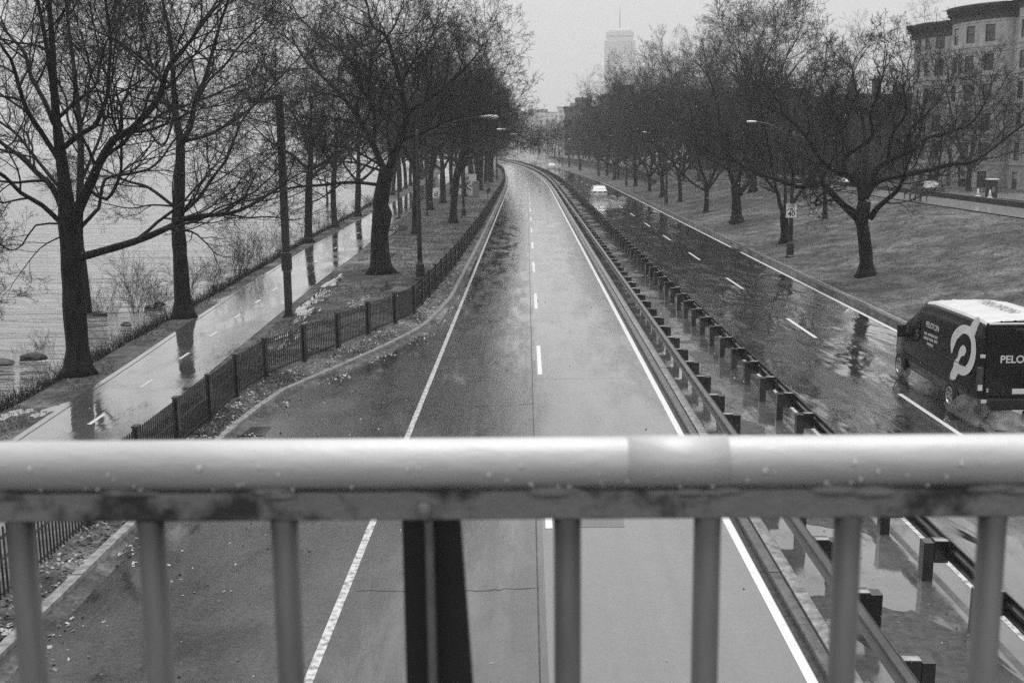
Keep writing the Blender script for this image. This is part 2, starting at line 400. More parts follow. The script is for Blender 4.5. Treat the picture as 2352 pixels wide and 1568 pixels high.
for s_ in (15.5, 27.3, 39.5, 51, 64, 78, 96): crack('road_crack', [(s_, -2.5), (s_+rk.uniform(-.3, .3), -.6), (s_+rk.uniform(-.3, .3), .2)]); crack('road_crack', [(s_+3.1, .25), (s_+3.1+rk.uniform(-.4, .4), 3.2)], w=.008)
for s_ in (22, 47, 70): crack('road_crack', [(s_, -1.2), (s_+6, -1.1), (s_+13, -1.35), (s_+19, -1.2)], w=.012)
M_PATCH = wet_mat('asphalt_patch', .010, .022, 2, .16, .05, .4, .6, 1.5, ripple=.1, grain=.7, cior=1.6)
for s_, t_, l_, w_ in ((33.5, -1.9, 2.6, 1.1), (58, -1.0, 5, 1.0), (18.2, 1.2, 1.8, .8), (44, 7.1, 4, 1.4), (83, 10.2, 6, 1.5)):
    b = MB(); b.quad(P(s_, t_-w_/2, .003), P(s_, t_+w_/2, .003), P(s_+l_, t_+w_/2, .003), P(s_+l_, t_-w_/2, .003)); b.build('asphalt_patch', M_PATCH)['kind'] = 'structure'
def grate(s_, t_, label):
    r = empty('drain_grate', P(s_, t_, .004), 0, label, 'drain', 'drain grates in the gutters'); MB().box(-.26, .26, -.36, .36, 0, .006).build('pit_shade_sheet', M_BLACK, r)  # flat black slab paints the darkness of the hole under the bars
    f = MB().box(-.28, -.24, -.38, .38, .001, .014).box(.24, .28, -.38, .38, .001, .014)
    for k in range(8): f.box(-.24, .24, -.38+k*.105, -.35+k*.105, .001, .013)
    f.build('grate', M_STEEL, r)
grate(24.8, -6.2, 'iron drain grate in the left gutter by the kerb bend'); grate(67.5, 12.4, 'iron drain grate at the gap in the right kerb')
# kerbs
def kerb(name, t0, t1, z1, s0, s1, m, step=1.83, jit=.0):
    b = MB(); s = s0; rnd = random.Random(3)
    while s < s1:
        e = min(s+step*(1 if s < 120 else 4), s1); g = .012 if s < 120 else 0
        a0 = t0(s) if callable(t0) else t0; a1 = t0(e) if callable(t0) else t0
        w = (t1-t0) if not callable(t0) else t1
        j = rnd.uniform(-jit, jit)
        A, B_, C, D = P(s+g, a0), P(s+g, a0+w), P(e, a1+w), P(e, a1)
        n = len(b.v); zt = z1+j
        b.v += [tuple(p+Vector((0, 0, -.06))) for p in (A, B_, C, D)] + [tuple(p+Vector((0, 0, zt))) for p in (A, B_, C, D)]
        b.f += [tuple(n+i for i in q) for q in ((4, 5, 6, 7), (0, 1, 5, 4), (1, 2, 6, 5), (2, 3, 7, 6), (3, 0, 4, 7))]
        s = e
    o = b.build(name, m); o['kind'] = 'structure'; return o
kerb('kerb_left', lambda s: kerb_t(s)-.16, .16, .15, 3, 700, M_KERB, jit=.006)
kerb('kerb_median_left', 3.52, 3.66, .13, 3, 700, M_KERBD, jit=.004)
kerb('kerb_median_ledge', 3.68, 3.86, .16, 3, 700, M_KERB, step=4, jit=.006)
strip('gutter_dirt', 3.44, 3.52, .006, 3, 700, M_DIRT)
kerb('kerb_median_right', 5.78, 5.9, .14, 3, 700, M_KERBD)
kerb('kerb_right', 12.76, 12.98, .2, 3, 66.2, M_KERBD, jit=.004)
kerb('kerb_right_far', 12.76, 12.98, .2, 68.8, 700, M_KERBD, jit=.004)
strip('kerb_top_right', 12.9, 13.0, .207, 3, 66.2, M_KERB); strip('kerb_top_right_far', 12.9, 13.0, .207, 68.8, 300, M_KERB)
strip('median', 3.86, 5.78, .145, 3, 700, M_MEDIAN)
# dirt and weed patches on the median slab
rnd = random.Random(5)
b = MB(); s = 13.2
while s < 260:
    c = P(s, rnd.uniform(4.5, 5.25), .149); a = rnd.uniform(.25, .62); l = rnd.uniform(.3, 1.3)
    if 13 < s < 14.4: a, l, c = .6, 1.4, P(s, 4.75, .149)
    if s > 90: a *= 1.3; l *= 2.2
    pts = [(c.x+a*math.cos(q)*(1+.16*math.sin(3*q+s)+.1*math.sin(7*q)), c.y+l*math.sin(q)*(1+.14*math.sin(2*q+s*2)+.08*math.sin(9*q)), c.z) for q in [2*math.pi*k/28 for k in range(28)]]
    b.poly(pts); s += rnd.uniform(2.2, 5) if s < 60 else rnd.uniform(3, 7)
b.build('median_dirt', M_DIRT)['kind'] = 'structure'

# right upper terrace: footpath, low wall, street and sidewalk
def hz(t, add): return lambda s: Hst(t, s)+add
strip('terrace_path', 26.2, 29.8, hz(28, .06), 20, 148, M_SIDE)
strip('back_street', 33, 39.5, hz(36, .10), 10, 900, M_STREET)
strip('sidewalk', 40.2, 44.0, hz(42, .12), 10, 900, M_SIDE)

# ------------------------------------------------------------------ trees
def rvec(rng): return Vector((rng.gauss(0, 1), rng.gauss(0, 1), rng.gauss(0, 1)))
NSEG = (9, 7, 5, 4, 3, 2)
JIT = (.10, .17, .22, .26, .30, .3)
class Spec:
    def __init__(s, kids=(9, 8, 6, 5, 3), maxl=4, up=(.05, .05, .05, .04, .02), ratio=(.58, .52, .5, .5, .5), ang=(35, 62), rmin=.0055, start=.22, seed=1):
        s.kids, s.maxl, s.up, s.ratio, s.ang, s.rmin, s.start = kids, maxl, up, ratio, ang, rmin, start; s.rng = random.Random(seed)
def spawn(out, pts, rad, L, lvl, sp):
    """side branches along a finished polyline of level lvl"""
    rng = sp.rng; nk = sp.kids[min(lvl, len(sp.kids)-1)]
    seg = len(pts)-1; az0 = rng.random()*6.28
    for k in range(nk):
        f = sp.start + (1-sp.start)*(k+.3+.5*rng.random())/nk
        if lvl == 0: f = max(f, .15)
        f = min(f, .985); i = min(int(f*seg), seg-1); u = f*seg-i
        p = pts[i].lerp(pts[i+1], u); r = rad[i]*(1-u)+rad[i+1]*u; d = (pts[i+1]-pts[i]).normalized()
        a = d.cross(Vector((0, 0, 1)) if abs(d.z) < .95 else Vector((1, 0, 0))).normalized(); c = d.cross(a)
        az = az0 + k*2.4 + rng.uniform(-.4, .4); th = math.radians(rng.uniform(*sp.ang))
        nd = d*math.cos(th) + (a*math.cos(az)+c*math.sin(az))*math.sin(th)
        if nd.z < -.25: nd.z *= .4
        cl = L*sp.ratio[min(lvl, 4)]*(1.25-.6*f)*rng.uniform(.75, 1.25)
        grow(out, p, nd.normalized(), cl, max(sp.rmin, min(r*.62, cl*.019+.005)), lvl+1, sp)
    if lvl > 0:                                                # the tip forks
        d = (pts[-1]-pts[-2]).normalized()
        for q in range(2):
            grow(out, pts[-1], (d+rvec(rng)*.28).normalized(), L*.42, max(sp.rmin, rad[-1]), lvl+1, sp)
def grow(out, p, d, L, r0, lvl, sp):
    rng = sp.rng; n = NSEG[lvl]; st = L/n; pts = [p]; rad = [r0]; re = max(sp.rmin*.8, r0*.42); up = sp.up[min(lvl, 4)]; j = JIT[lvl]
    for i in range(n):
        d = Vector((d.x+rng.gauss(0, j), d.y+rng.gauss(0, j), d.z+rng.gauss(0, j)+up)).normalized()
        p = p+d*st; pts.append(p); rad.append(r0+(re-r0)*(i+1)/n)
    out.append((pts, rad, lvl))
    if lvl < sp.maxl: spawn(out, pts, rad, L, lvl, sp)
def crown_mesh(name, branches, m, parent=None):
    """every branch as three/four-sided tapering prisms, one mesh"""
    objs = []
    segs = []
    for pts, rad, lvl in branches:
        for i in range(len(pts)-1):
            a, b = pts[i], pts[i+1]; segs.append((a.x, a.y, a.z, b.x, b.y, b.z, rad[i], rad[i+1]))
    S = np.array(segs, dtype=np.float64); p0, p1 = S[:, :3], S[:, 3:6]; d = p1-p0; l = np.linalg.norm(d, axis=1, keepdims=True)+1e-9; d /= l
    p0 = p0-d*np.minimum(.25*S[:, 6:7], l*.1); p1 = p1+d*np.minimum(.25*S[:, 7:8], l*.1)
    ref = np.where(np.abs(d[:, 2:3]) > .9, np.array([[1., 0, 0]]), np.array([[0, 0, 1.]])); r = np.cross(d, ref); r /= np.linalg.norm(r, axis=1, keepdims=True); u = np.cross(d, r)
    K = 3; V = np.zeros((len(S), 2*K, 3))
    for k in range(K):
        a = 2*math.pi*k/K; o = r*math.cos(a)+u*math.sin(a)
        V[:, k] = p0+o*S[:, 6:7]; V[:, K+k] = p1+o*S[:, 7:8]
    base = (np.arange(len(S))*2*K)[:, None]
    Q = np.concatenate([base+np.array([[k, (k+1) % K, K+(k+1) % K, K+k]]) for k in range(K)], 0)
    return np_mesh(name, V.reshape(-1, 3), Q, m, parent, smooth=False)
def trunk_mesh(name, limbs, m, parent, rng, n=12, flare=True):
    mb = MB()
    for li, (pts, rad, lvl) in enumerate(limbs):
        # resample with a Catmull-Rom curve and knobbly radii
        P_, R_ = [], []
        N = len(pts)
        for i in range(N-1):
            a, b_, c, d = pts[max(i-1, 0)], pts[i], pts[i+1], pts[min(i+2, N-1)]
            L = (c-b_).length; q = max(2, int(L/max(.22, rad[i]*1.2)))
            for k in range(q):
                t = k/q
                P_.append(.5*((2*b_)+(c-a)*t+(2*a-5*b_+4*c-d)*t*t+(3*b_-a-3*c+d)*t**3)); R_.append(rad[i]+(rad[i+1]-rad[i])*t)
        P_.append(pts[-1]); R_.append(rad[-1])
        R_ = [r*(1+rng.uniform(-.05, .05)) for r in R_]
        b0 = len(mb.v); mb.tube(P_, R_, n if rad[0] > .06 else 7)
        if lvl == -1 and flare:                                 # root flare with lobes, at the foot of the trunk
            z0 = pts[0].z; x0, y0 = pts[0].x, pts[0].y
            for i in range(b0, len(mb.v)):
                x, y, z = mb.v[i]; h = z-z0
                if h < .9:
                    a = math.atan2(y-y0, x-x0); k = 1+(.75*max(0, 1-h/.9)**2.2)*(1+.28*math.cos(5*a+li)); mb.v[i] = (x0+(x-x0)*k, y0+(y-y0)*k, z)
                else:
                    pass
    o = mb.build(name, m, parent, smooth=True)
    return o
def to_world_limb(px, s0, w0, w1, dy=0., scale=None):
    """limb drawn as picture points on the tree's own distance, swinging dy metres in depth towards its tip"""
    n = len(px); pts = []; rad = []
    for i, (x, y) in enumerate(px):
        s = s0 + dy*(i/(n-1))**1.2; p = gy(x, y, s); pts.append(p)
        rad.append((w0+(w1-w0)*i/(n-1))/2*s/F)
    return pts, rad
def custom_tree(foot, trunk, tw, limbs, label, group, sp, mtw=None, cap=4.6, thick=1.):
    """trunk: picture points; tw: widths at them; limbs: (points, w0, w1, dy)"""
    f = gp(*foot); s0 = f.y
    root = empty('bare_tree', f, 0, label, 'tree', group)
    tp = [Vector((f.x, f.y, f.z-.12))]; tr = [tw[0]/2*s0/F]
    for (x, y), w in zip(trunk, tw[1:]):
        tp.append(gy(x, y, s0)); tr.append(w/2*s0/F)
    alll = [(tp, tr, -1)]; crown = []
    for lm in limbs:
        px, w0, w1, dy = lm[:4]
        pts, rad = to_world_limb(px, s0, w0*thick, w1*thick, dy)
        # wiggle the drawn limb a little so that it reads as wood
        for i in range(1, len(pts)-1): pts[i] = pts[i]+rvec(sp.rng)*.05
        L = sum((b-a).length for a, b in zip(pts, pts[1:]))
        alll.append((pts, rad, 0))
        k0 = sp.kids; kk = max(4, int(L*k0[0]/5.0)); sp.kids = (kk,)+tuple(k0[1:])
        spawn(crown, pts, rad, min(L, cap), 0, sp); sp.kids = k0
        d = (pts[-1]-pts[-2]).normalized()
        for q in range(3): grow(crown, pts[-1], (d+rvec(sp.rng)*.25).normalized(), min(L, cap)*.5, rad[-1]*.8, 1, sp)
    inv = Matrix.Translation(-f)
    alll = [([inv@p for p in a], r, l) for a, r, l in alll]; crown = [([inv@p for p in a], r, l) for a, r, l in crown]
    trunk_mesh('trunk', alll, M_BARK, root, sp.rng)
    crown_mesh('crown', crown, mtw or M_TWIG, root)
    return root

TREES = []
SPN = lambda seed, **k: Spec(seed=seed, **k)
# the big tree at the left edge, by the river path
L1 = custom_tree((180, 858), [(178, 800), (170, 700), (165, 620), (158, 520), (145, 396), (132, 297), (124, 198), (120, 99), (112, 0), (104, -110), (98, -200)],
    [56, 54, 50, 48, 46, 27, 21, 17, 14, 10, 6, 3],
    [([(180, 592), (250, 578), (330, 548), (395, 512), (440, 500), (520, 490), (590, 462), (650, 425)], 20, 4, 1.5),
     ([(168, 512), (190, 460), (214, 409), (231, 376), (260, 320), (297, 290), (356, 234), (389, 181), (399, 145), (429, 109), (480, 50), (530, -20)], 26, 4, -2.5),
     ([(188, 520), (214, 491), (221, 468), (228, 415), (277, 402), (330, 386), (372, 359), (405, 326), (440, 280)], 10, 3, 2.),
     ([(145, 340), (188, 310), (211, 287), (231, 257), (244, 214), (250, 148), (247, 92), (239, 0), (250, -80)], 13, 4, -1.),
     ([(130, 275), (171, 231), (211, 194), (231, 148), (244, 110), (270, 60), (300, 0)], 9, 3, 2.),
     ([(134, 365), (99, 303), (66, 250), (40, 191), (20, 138), (-5, 90), (-30, 20)], 13, 5, -1.5),
     ([(124, 285), (99, 231), (79, 175), (59, 122), (30, 89), (-5, 50), (-40, 0)], 12, 4, 1.5),
     ([(122, 215), (109, 132), (96, 56), (84, -5), (70, -90)], 12, 5, -.8),
     ([(150, 495), (115, 438), (82, 396), (49, 356), (0, 323), (-50, 290)], 16, 6, 1.),
     ([(148, 520), (92, 475), (49, 445), (0, 409), (-40, 385), (-80, 350)], 12, 5, -1.5),
     ([(136, 430), (82, 373), (33, 307), (-10, 264), (-50, 200)], 9, 4, 2.5),
     ([(140, 514), (92, 525), (48, 558), (22, 571), (-8, 553)], 5, 2, -.6),
     ([(142, 543), (102, 562), (77, 595), (33, 646)], 4, 1.5, -.4),
     ([(209, 438), (244, 452), (274, 405), (283, 346), (280, 257), (264, 185), (262, 120)], 9, 3, -1.2)],
    'thick bare tree at the left edge with one long low bough reaching right', 'bare trees on the river side', SPN(11, kids=(10, 5, 4, 3, 3), maxl=4, rmin=.0045))
# slim one standing just behind it
L1b = custom_tree((205, 772), [(198, 700), (188, 600), (182, 540), (184, 430), (186, 330), (178, 240), (170, 160), (160, 80), (150, 0), (145, -60)], [26, 24, 20, 18, 17, 14, 11, 9, 7, 5, 3],
    [([(185, 420), (210, 370), (235, 300), (240, 240), (262, 180), (270, 120)], 8, 3, 1.), ([(183, 330), (160, 280), (150, 230), (128, 170), (120, 100)], 7, 3, 1.5),
     ([(180, 300), (200, 240), (205, 180), (220, 120), (215, 60)], 7, 3, -1.)],
    'slim leaning bare tree right behind the thick tree at the left edge', 'bare trees on the river side', SPN(12, kids=(7, 5, 4, 3, 3), maxl=4, rmin=.005))
L2 = custom_tree((422, 728), [(418, 660), (412, 560), (409, 517), (412, 420), (414, 330), (404, 264), (397, 165), (391, 82), (373, 0), (365, -70)], [40, 36, 33, 31, 26, 20, 15, 11, 8, 6, 3],
    [([(415, 335), (435, 290), (455, 231), (471, 175), (495, 99), (520, 15), (540, -40)], 14, 4, -1.5),
     ([(418, 326), (478, 310), (534, 280), (577, 244), (632, 188), (680, 140)], 8, 3, 2.),
     ([(412, 495), (455, 462), (488, 412), (518, 373), (541, 323), (560, 270), (600, 220)], 9, 3, -2.),
     ([(404, 478), (346, 438), (297, 412), (247, 396), (200, 370)], 8, 3, 1.5),
     ([(404, 264), (382, 231), (372, 191), (330, 145), (280, 109), (240, 80)], 8, 3, 1.),
     ([(400, 142), (429, 109), (462, 66), (495, 15), (510, -30)], 8, 3, 1.5),
     ([(450, 240), (480, 190), (514, 152), (560, 102), (603, 59), (625, 20)], 7, 2.5, -2.),
     ([(404, 474), (350, 476), (297, 475), (231, 465)], 5, 2, -1.),
     ([(404, 250), (375, 330), (340, 300), (310, 250), (300, 190)], 6, 3, 2.),
     ([(397, 200), (350, 150), (335, 90), (320, 20)], 6, 3, -1.)],
    'tall bare tree beside the river path, second from the left edge', 'bare trees on the river side', SPN(13, kids=(10, 5, 4, 3, 3), maxl=4, rmin=.0050))
C1 = custom_tree((875, 628), [(873, 580), (872, 540), (878, 490), (874, 470), (880, 430), (889, 385)], [46, 42, 41, 44, 38, 34, 34],
    [([(884, 392), (871, 369), (854, 316), (834, 290), (805, 250), (772, 211), (739, 178), (706, 140), (680, 105)], 17, 4, 2.),
     ([(858, 330), (858, 280), (854, 237), (834, 211), (818, 165), (788, 119), (732, 79), (683, 36)], 10, 3, -2.),
     ([(893, 390), (904, 356), (923, 306), (933, 264), (923, 211), (910, 145), (887, 89), (857, 59), (844, 10)], 20, 4, 1.),
     ([(900, 350), (925, 316), (970, 303), (1019, 287), (1052, 270), (1108, 273)], 9, 2.5, -3.),
     ([(925, 290), (945, 255), (970, 237), (1019, 198), (1068, 158), (1100, 120)], 11, 3, -1.),
     ([(915, 330), (950, 312), (1002, 306), (1068, 306), (1160, 318)], 7, 2, 2.),
     ([(875, 380), (838, 359), (798, 343), (745, 336)], 7, 2, 1.), ([(874, 392), (821, 376), (772, 372), (713, 381)], 6, 2, -1.5),
     ([(866, 424), (805, 420), (739, 420), (673, 432), (633, 445), (574, 461)], 8, 3, -1.),
     ([(860, 345), (838, 313), (805, 313), (772, 333)], 5, 2, 1.5),
     ([(915, 220), (940, 160), (975, 110), (1000, 60)], 9, 3, 1.5), ([(845, 225), (850, 170), (860, 120), (900, 70), (920, 25)], 8, 3, -1.), ([(895, 375), (890, 320), (870, 280), (880, 220), (865, 160)], 9, 3, 3.)],
    'broad bare tree with a knobbly trunk on the grass between path and fence', 'bare trees on the river side', SPN(14, kids=(10, 5, 4, 3, 3), maxl=4, rmin=.0058))
R1 = custom_tree((1992, 632), [(1990, 600), (1986, 555), (1981, 520), (1979, 500), (1986, 462)], [33, 30, 29, 29, 31, 30],
    [([(1975, 508), (1937, 471), (1900, 432), (1881, 425), (1854, 432), (1821, 425), (1772, 405), (1729, 396), (1690, 370)], 14, 4, -1.),
     ([(1974, 490), (1920, 461), (1874, 475), (1881, 455), (1900, 436)], 6, 3, -2.),
     ([(1980, 465), (1966, 415), (1927, 392), (1894, 376), (1871, 346), (1854, 306), (1818, 280), (1788, 258)], 14, 4, 1.),
     ([(1968, 425), (1937, 392), (1947, 359), (1973, 336), (2006, 310), (2000, 264), (2019, 214), (2030, 165)], 11, 3, -1.),
     ([(1950, 352), (1940, 313), (1920, 270), (1890, 224), (1887, 190)], 7, 3, 1.5),
     ([(1988, 455), (1996, 438), (2019, 415), (2052, 402), (2092, 405), (2151, 386), (2184, 376), (2224, 372), (2266, 349), (2316, 313), (2360, 280)], 12, 4, .5),
     ([(2000, 500), (2019, 475), (2052, 445), (2069, 415), (2080, 390)], 12, 4, -2.),
     ([(1990, 450), (2019, 386), (2052, 366), (2092, 339), (2135, 320), (2177, 306), (2230, 280), (2260, 240)], 11, 3, -1.5),
     ([(2092, 340), (2092, 300), (2140, 250), (2170, 210)], 6, 3, 1.), ([(1985, 455), (1984, 380), (1990, 310), (1970, 240), (1960, 180)], 10, 3, 3.), ([(2040, 370), (2050, 310), (2080, 260), (2075, 200)], 7, 3, -2)],
    'spreading bare tree with a low fork on the grass bank, just behind the black van', 'bare trees on the grass bank', SPN(15, kids=(8, 4, 4, 3, 3), maxl=4, rmin=.0065, up=(.05, .06, .05, .04, .02)), M_TWIGR, cap=3.3, thick=1.25)
R2 = custom_tree((1805, 557), [(1803, 530), (1801, 505), (1803, 485)], [20, 19, 19, 21],
    [([(1800, 490), (1792, 465), (1785, 445), (1771, 426), (1750, 400), (1725, 370), (1690, 345)], 11, 3, 1.), ([(1808, 490), (1825, 461), (1845, 434), (1870, 400), (1890, 350), (1900, 300)], 8, 3, -1),
     ([(1804, 488), (1806, 461), (1807, 416), (1800, 350), (1812, 290), (1800, 230)], 9, 3, 2.), ([(1785, 445), (1770, 380), (1765, 320), (1750, 260)], 7, 3, -1.5)],
    'bare tree forking low right behind the speed limit lamp post', 'bare trees on the grass bank', SPN(16, kids=(7, 4, 4, 3, 3), maxl=4, rmin=.007), M_TWIGR)
R3 = custom_tree((1692, 512), [(1692, 490), (1691, 455), (1691, 430)], [27, 24, 20, 24],
    [([(1688, 432), (1684, 412), (1674, 380), (1668, 346), (1655, 300), (1650, 240), (1630, 180)], 13, 4, 1.), ([(1694, 428), (1699, 400), (1705, 376), (1715, 330), (1720, 270), (1735, 200)], 12, 4, -1.),
     ([(1698, 448), (1714, 420), (1722, 400), (1745, 366), (1779, 322), (1800, 290), (1830, 240)], 12, 4, 2.), ([(1672, 350), (1640, 320), (1610, 290), (1580, 280)], 7, 3, -1.5)],
    'bare tree splitting into three thick stems, left of the speed limit lamp post', 'bare trees on the grass bank', SPN(17, kids=(7, 4, 4, 3, 3), maxl=4, rmin=.007), M_TWIGR)

def variant(seed, Ht, clear, rad, nl, r0, spread, sp, lo=False, low_fork=False):
    """a generic tree about its own foot: returns the Empty with trunk and crown"""
    rng = sp.rng; root = empty('bare_tree', (0, 0, -500), 0)
    lead = [Vector((0, 0, -.15))]; lr = [r0]; d = Vector((rng.uniform(-.05, .05), rng.uniform(-.05, .05), 1)).normalized(); p = Vector((0, 0, 0))
    top = clear if low_fork else Ht*.8
    n = 5 if low_fork else 12
    for i in range(n):
        d = (d+Vector((rng.gauss(0, .045), rng.gauss(0, .045), .02))).normalized(); p = p+d*top/n; lead.append(p)
        z = p.z; lr.append(r0*(.92-.12*(i/n)) if z <= clear else r0*max(.08, .8*(1-(z-clear)/(Ht*.8-clear+.01))**.9))
    limbs = [(lead, lr, -1)]; crown = []
    for k in range(nl):
        if low_fork: f = 1.; z = top; base = lead[-1]*1; rr = r0*rng.uniform(.42, .62)
        else:
            z = clear + (top*.93-clear)*(k/(nl-1))**1.1; i = min(range(len(lead)), key=lambda q: abs(lead[q].z-z)); base = lead[i]*1; rr = lr[i]*.6
        az = k*2.4+rng.uniform(-.4, .4) if not low_fork else 2*math.pi*k/nl+rng.uniform(-.3, .3)
        el = math.radians(rng.uniform(25, 50) if not low_fork else rng.uniform(28, 68)) + (0 if low_fork else .5*(z-clear)/max(.1, top-clear))
        L = (rad*rng.uniform(.85, 1.2)/max(.5, math.cos(el))) if low_fork else min(Ht-z+.6, rad*rng.uniform(.9, 1.25))
        dd = Vector((math.cos(az)*math.cos(el), math.sin(az)*math.cos(el), math.sin(el)))
        pts = [base]; rads = [max(.03, rr)]; q = base*1; n2 = 8
        for i in range(n2):
            dd = (dd+rvec(rng)*.11+Vector((0, 0, spread))).normalized(); q = q+dd*L/n2; pts.append(q); rads.append(max(.012, rads[0]*(1-.8*(i+1)/n2)))
        limbs.append((pts, rads, 0)); spawn(crown, pts, rads, L*.95, 0, sp)
        for q_ in range(2): grow(crown, pts[-1], (dd+rvec(rng)*.25).normalized(), L*.4, rads[-1], 1, sp)
    trunk_mesh('trunk', limbs, M_BARK, root, rng, n=9)
    crown_mesh('crown', crown, M_TWIG if not lo else M_TWIGR, root)
    return root
UPR = [variant(100+i, 15.5, [4.6, 5.4, 3.8][i], 5.6, 11, [.36, .33, .40][i], .06, Spec(seed=40+i, kids=(7, 4, 3, 3, 3), maxl=4, rmin=.0095)) for i in range(3)]
SPR = [variant(200+i, 11.5, [2.4, 3.0, 2.7][i], 6.0, [6, 5, 7][i], [.30, .26, .33][i], .05, Spec(seed=60+i, kids=(6, 4, 3, 3, 3), maxl=4, rmin=.010), lo=True, low_fork=True) for i in range(3)]
FAR = [variant(300+i, [14.5, 12.][i], [3.4, 2.6][i], 5.2, 7, .32, .07, Spec(seed=80+i, kids=(6, 5, 3, 3), maxl=3, rmin=.016)) for i in range(2)]
used = set()
def place(v, loc, rz, sc, label, group, szx=None):
    sc *= .86 if v in UPR else (.84 if v in SPR else .92)
    if v.name not in used: used.add(v.name); o = v
    else: o = copy_tree(v)
    o.location = (loc[0], loc[1], H(loc[0], loc[1])-.03); o.rotation_euler = (0, 0, rz); o.scale = (sc*(szx or 1), sc*(szx or 1), sc)
    setp(o, label, 'tree', group); TREES.append(o); return o
rt = random.Random(77)
# single trees whose foot can be found in the photograph: (foot px, py, kind, variant, scale, label, group)
G1, G2 = 'bare trees on the river side', 'bare trees on the grass bank'
for px, py, k, i, sc, lab in [
    (708, 557, 'U', 0, .92, 'bare tree across the river path, right of the tall square black lamp post'),
    (770, 522, 'U', 1, .82, 'bare tree on the bank of the river path, left of the broad knobbly tree'),
    (822, 497, 'U', 2, .86, 'bare tree on the river edge showing just left of the broad knobbly trunk'),
    (956, 537, 'U', 1, 1.02, 'thick straight bare trunk just right of the broad knobbly tree'),
    (988, 482, 'U', 0, .98, 'bare tree on the lawn between the two straight thick trunks'),
    (1018, 466, 'U', 2, .95, 'bare tree on the lawn in front of the small low mural panel'),
    (1041, 512, 'U', 0, 1.02, 'straight bare tree on the lawn near the fence, left of the diamond sign'),
    (1066, 452, 'U', 1, 1.0, 'bare tree standing in front of the large white mural'),
    (750, 497, 'F', 0, .6, 'thin small tree at the water edge behind the path'),
    (1100, 427, 'U', 2, 1.0, 'bare tree left behind the diamond sign, on the far lawn'),
    (1128, 408, 'U', 0, .95, 'bare tree by the far fence, right behind the diamond sign')]:
    p = gp(px, py); place({'U': UPR, 'F': FAR}[k][i], (p.x, p.y), rt.uniform(0, 6.28), sc*rt.uniform(.96, 1.04), lab, G1)
for px, py, k, i, sc, lab in [
    (1621, 488, 'S', 0, .95, 'slim bare tree on the bank, first left of the three-stemmed tree'),
    (1562, 464, 'S', 1, 1.02, 'curving bare tree on the bank above the second lamp post'),
    (1521, 452, 'S', 2, .98, 'bare tree right behind the second lamp post on the grass bank'),
    (1492, 440, 'S', 0, .92, 'bare tree at the foot of the grass mound'),
    (1459, 428, 'S', 2, .98, 'crooked bare tree on the shaded side of the grass mound'),
    (1420, 410, 'S', 1, .95, 'bare tree at the far end of the grass mound'),
    (1895, 502, 'F', 1, .55, 'small thin bare tree on the terrace, between the speed limit sign and the low-forked tree'),
    (1730, 440, 'U', 1, 1.28, 'tallest bare tree, rising over the grass bank left of the row houses'),
    (2015, 432, 'S', 1, .8, 'bare tree on the terrace beyond the left bench'),
    (1860, 425, 'S', 2, .95, 'bare tree on the street side behind the speed limit sign'),
    (1570, 415, 'S', 0, .95, 'bare upright tree behind the curving tree on the bank')]:
    p = gp(px, py); place({'U': UPR, 'F': FAR, 'S': SPR}[k][i], (p.x, p.y), rt.uniform(0, 6.28), sc*rt.uniform(.96, 1.04), lab, G2)
# street trees in front of the row houses
for x, y, k, sc, lab in [(44.6, 84, 1, .7, 'slender bare street tree in front of the cropped bow-fronted house'),
                         (41.5, 116, 2, .62, 'slender bare street tree before the narrow end house'), (32., 108, 0, .66, 'low bare tree between terrace path and street')]:
    place(SPR[k], (x, y), rt.uniform(0, 6), sc, lab, 'bare street trees by the row houses')
# further rows on the river side
lab_l = 'dark bare tree in the dense far rows between river path and parkway fence'
s = 144.
while s < 520:
    for t0 in (-6.3, -9.0):
        t = t0+rt.uniform(-.7, .7)
        if s < 420: place(UPR[rt.randrange(3)] if s < 260 else FAR[0], (t+dx(s), s+rt.uniform(-2, 2)), rt.uniform(0, 6.28), rt.uniform(.88, 1.08), lab_l, 'dense far rows of bare trees on the river side')
    if s < 330: place(UPR[rt.randrange(3)], (interp(SHORE, s)+2.2+dx(s), s), rt.uniform(0, 6), rt.uniform(.85, 1.), 'dark bare tree in the far row along the water edge', 'far row of bare trees at the water edge')
    s += 10.5 if s < 260 else 17
# further rows on the right
lab_r = 'hazy bare tree in the far rows to the right of the parkway'
s = 176.
while s < 760:
    for t0 in (15.2, 21.5, 28.5, 45):
        if rt.random() < .74 and not (t0 == 45 and s > 300):
            t = t0+rt.uniform(-1.2, 1.2); v = FAR[rt.randrange(2)] if s > 240 else SPR[rt.randrange(3)]; ks = 1.0 if s < 300 else .84
            place(v, (t+dx(s), s+rt.uniform(-3, 3)), rt.uniform(0, 6.28), rt.uniform(.9, 1.2)*ks*(.85 if t0 == 45 else 1), lab_r, 'hazy far rows of bare trees right of the parkway')
    s += 14 if s < 300 else 24
for s, t in ((140, 27), (150, 22.5), (163, 29.5), (128, 30.8), (172, 34), (118, 45.5), (150, 46), (186, 31), (200, 26)):
    place(SPR[rt.randrange(3)], (t+dx(s), s), rt.uniform(0, 6.28), rt.uniform(.9, 1.15), 'dark bare tree in the thicket between grass mound and street', 'thicket of bare trees between grass mound and street')
for v in UPR+SPR+FAR:
    if v.name not in used:
        for c in list(v.children): bpy.data.objects.remove(c)
        bpy.data.objects.remove(v)

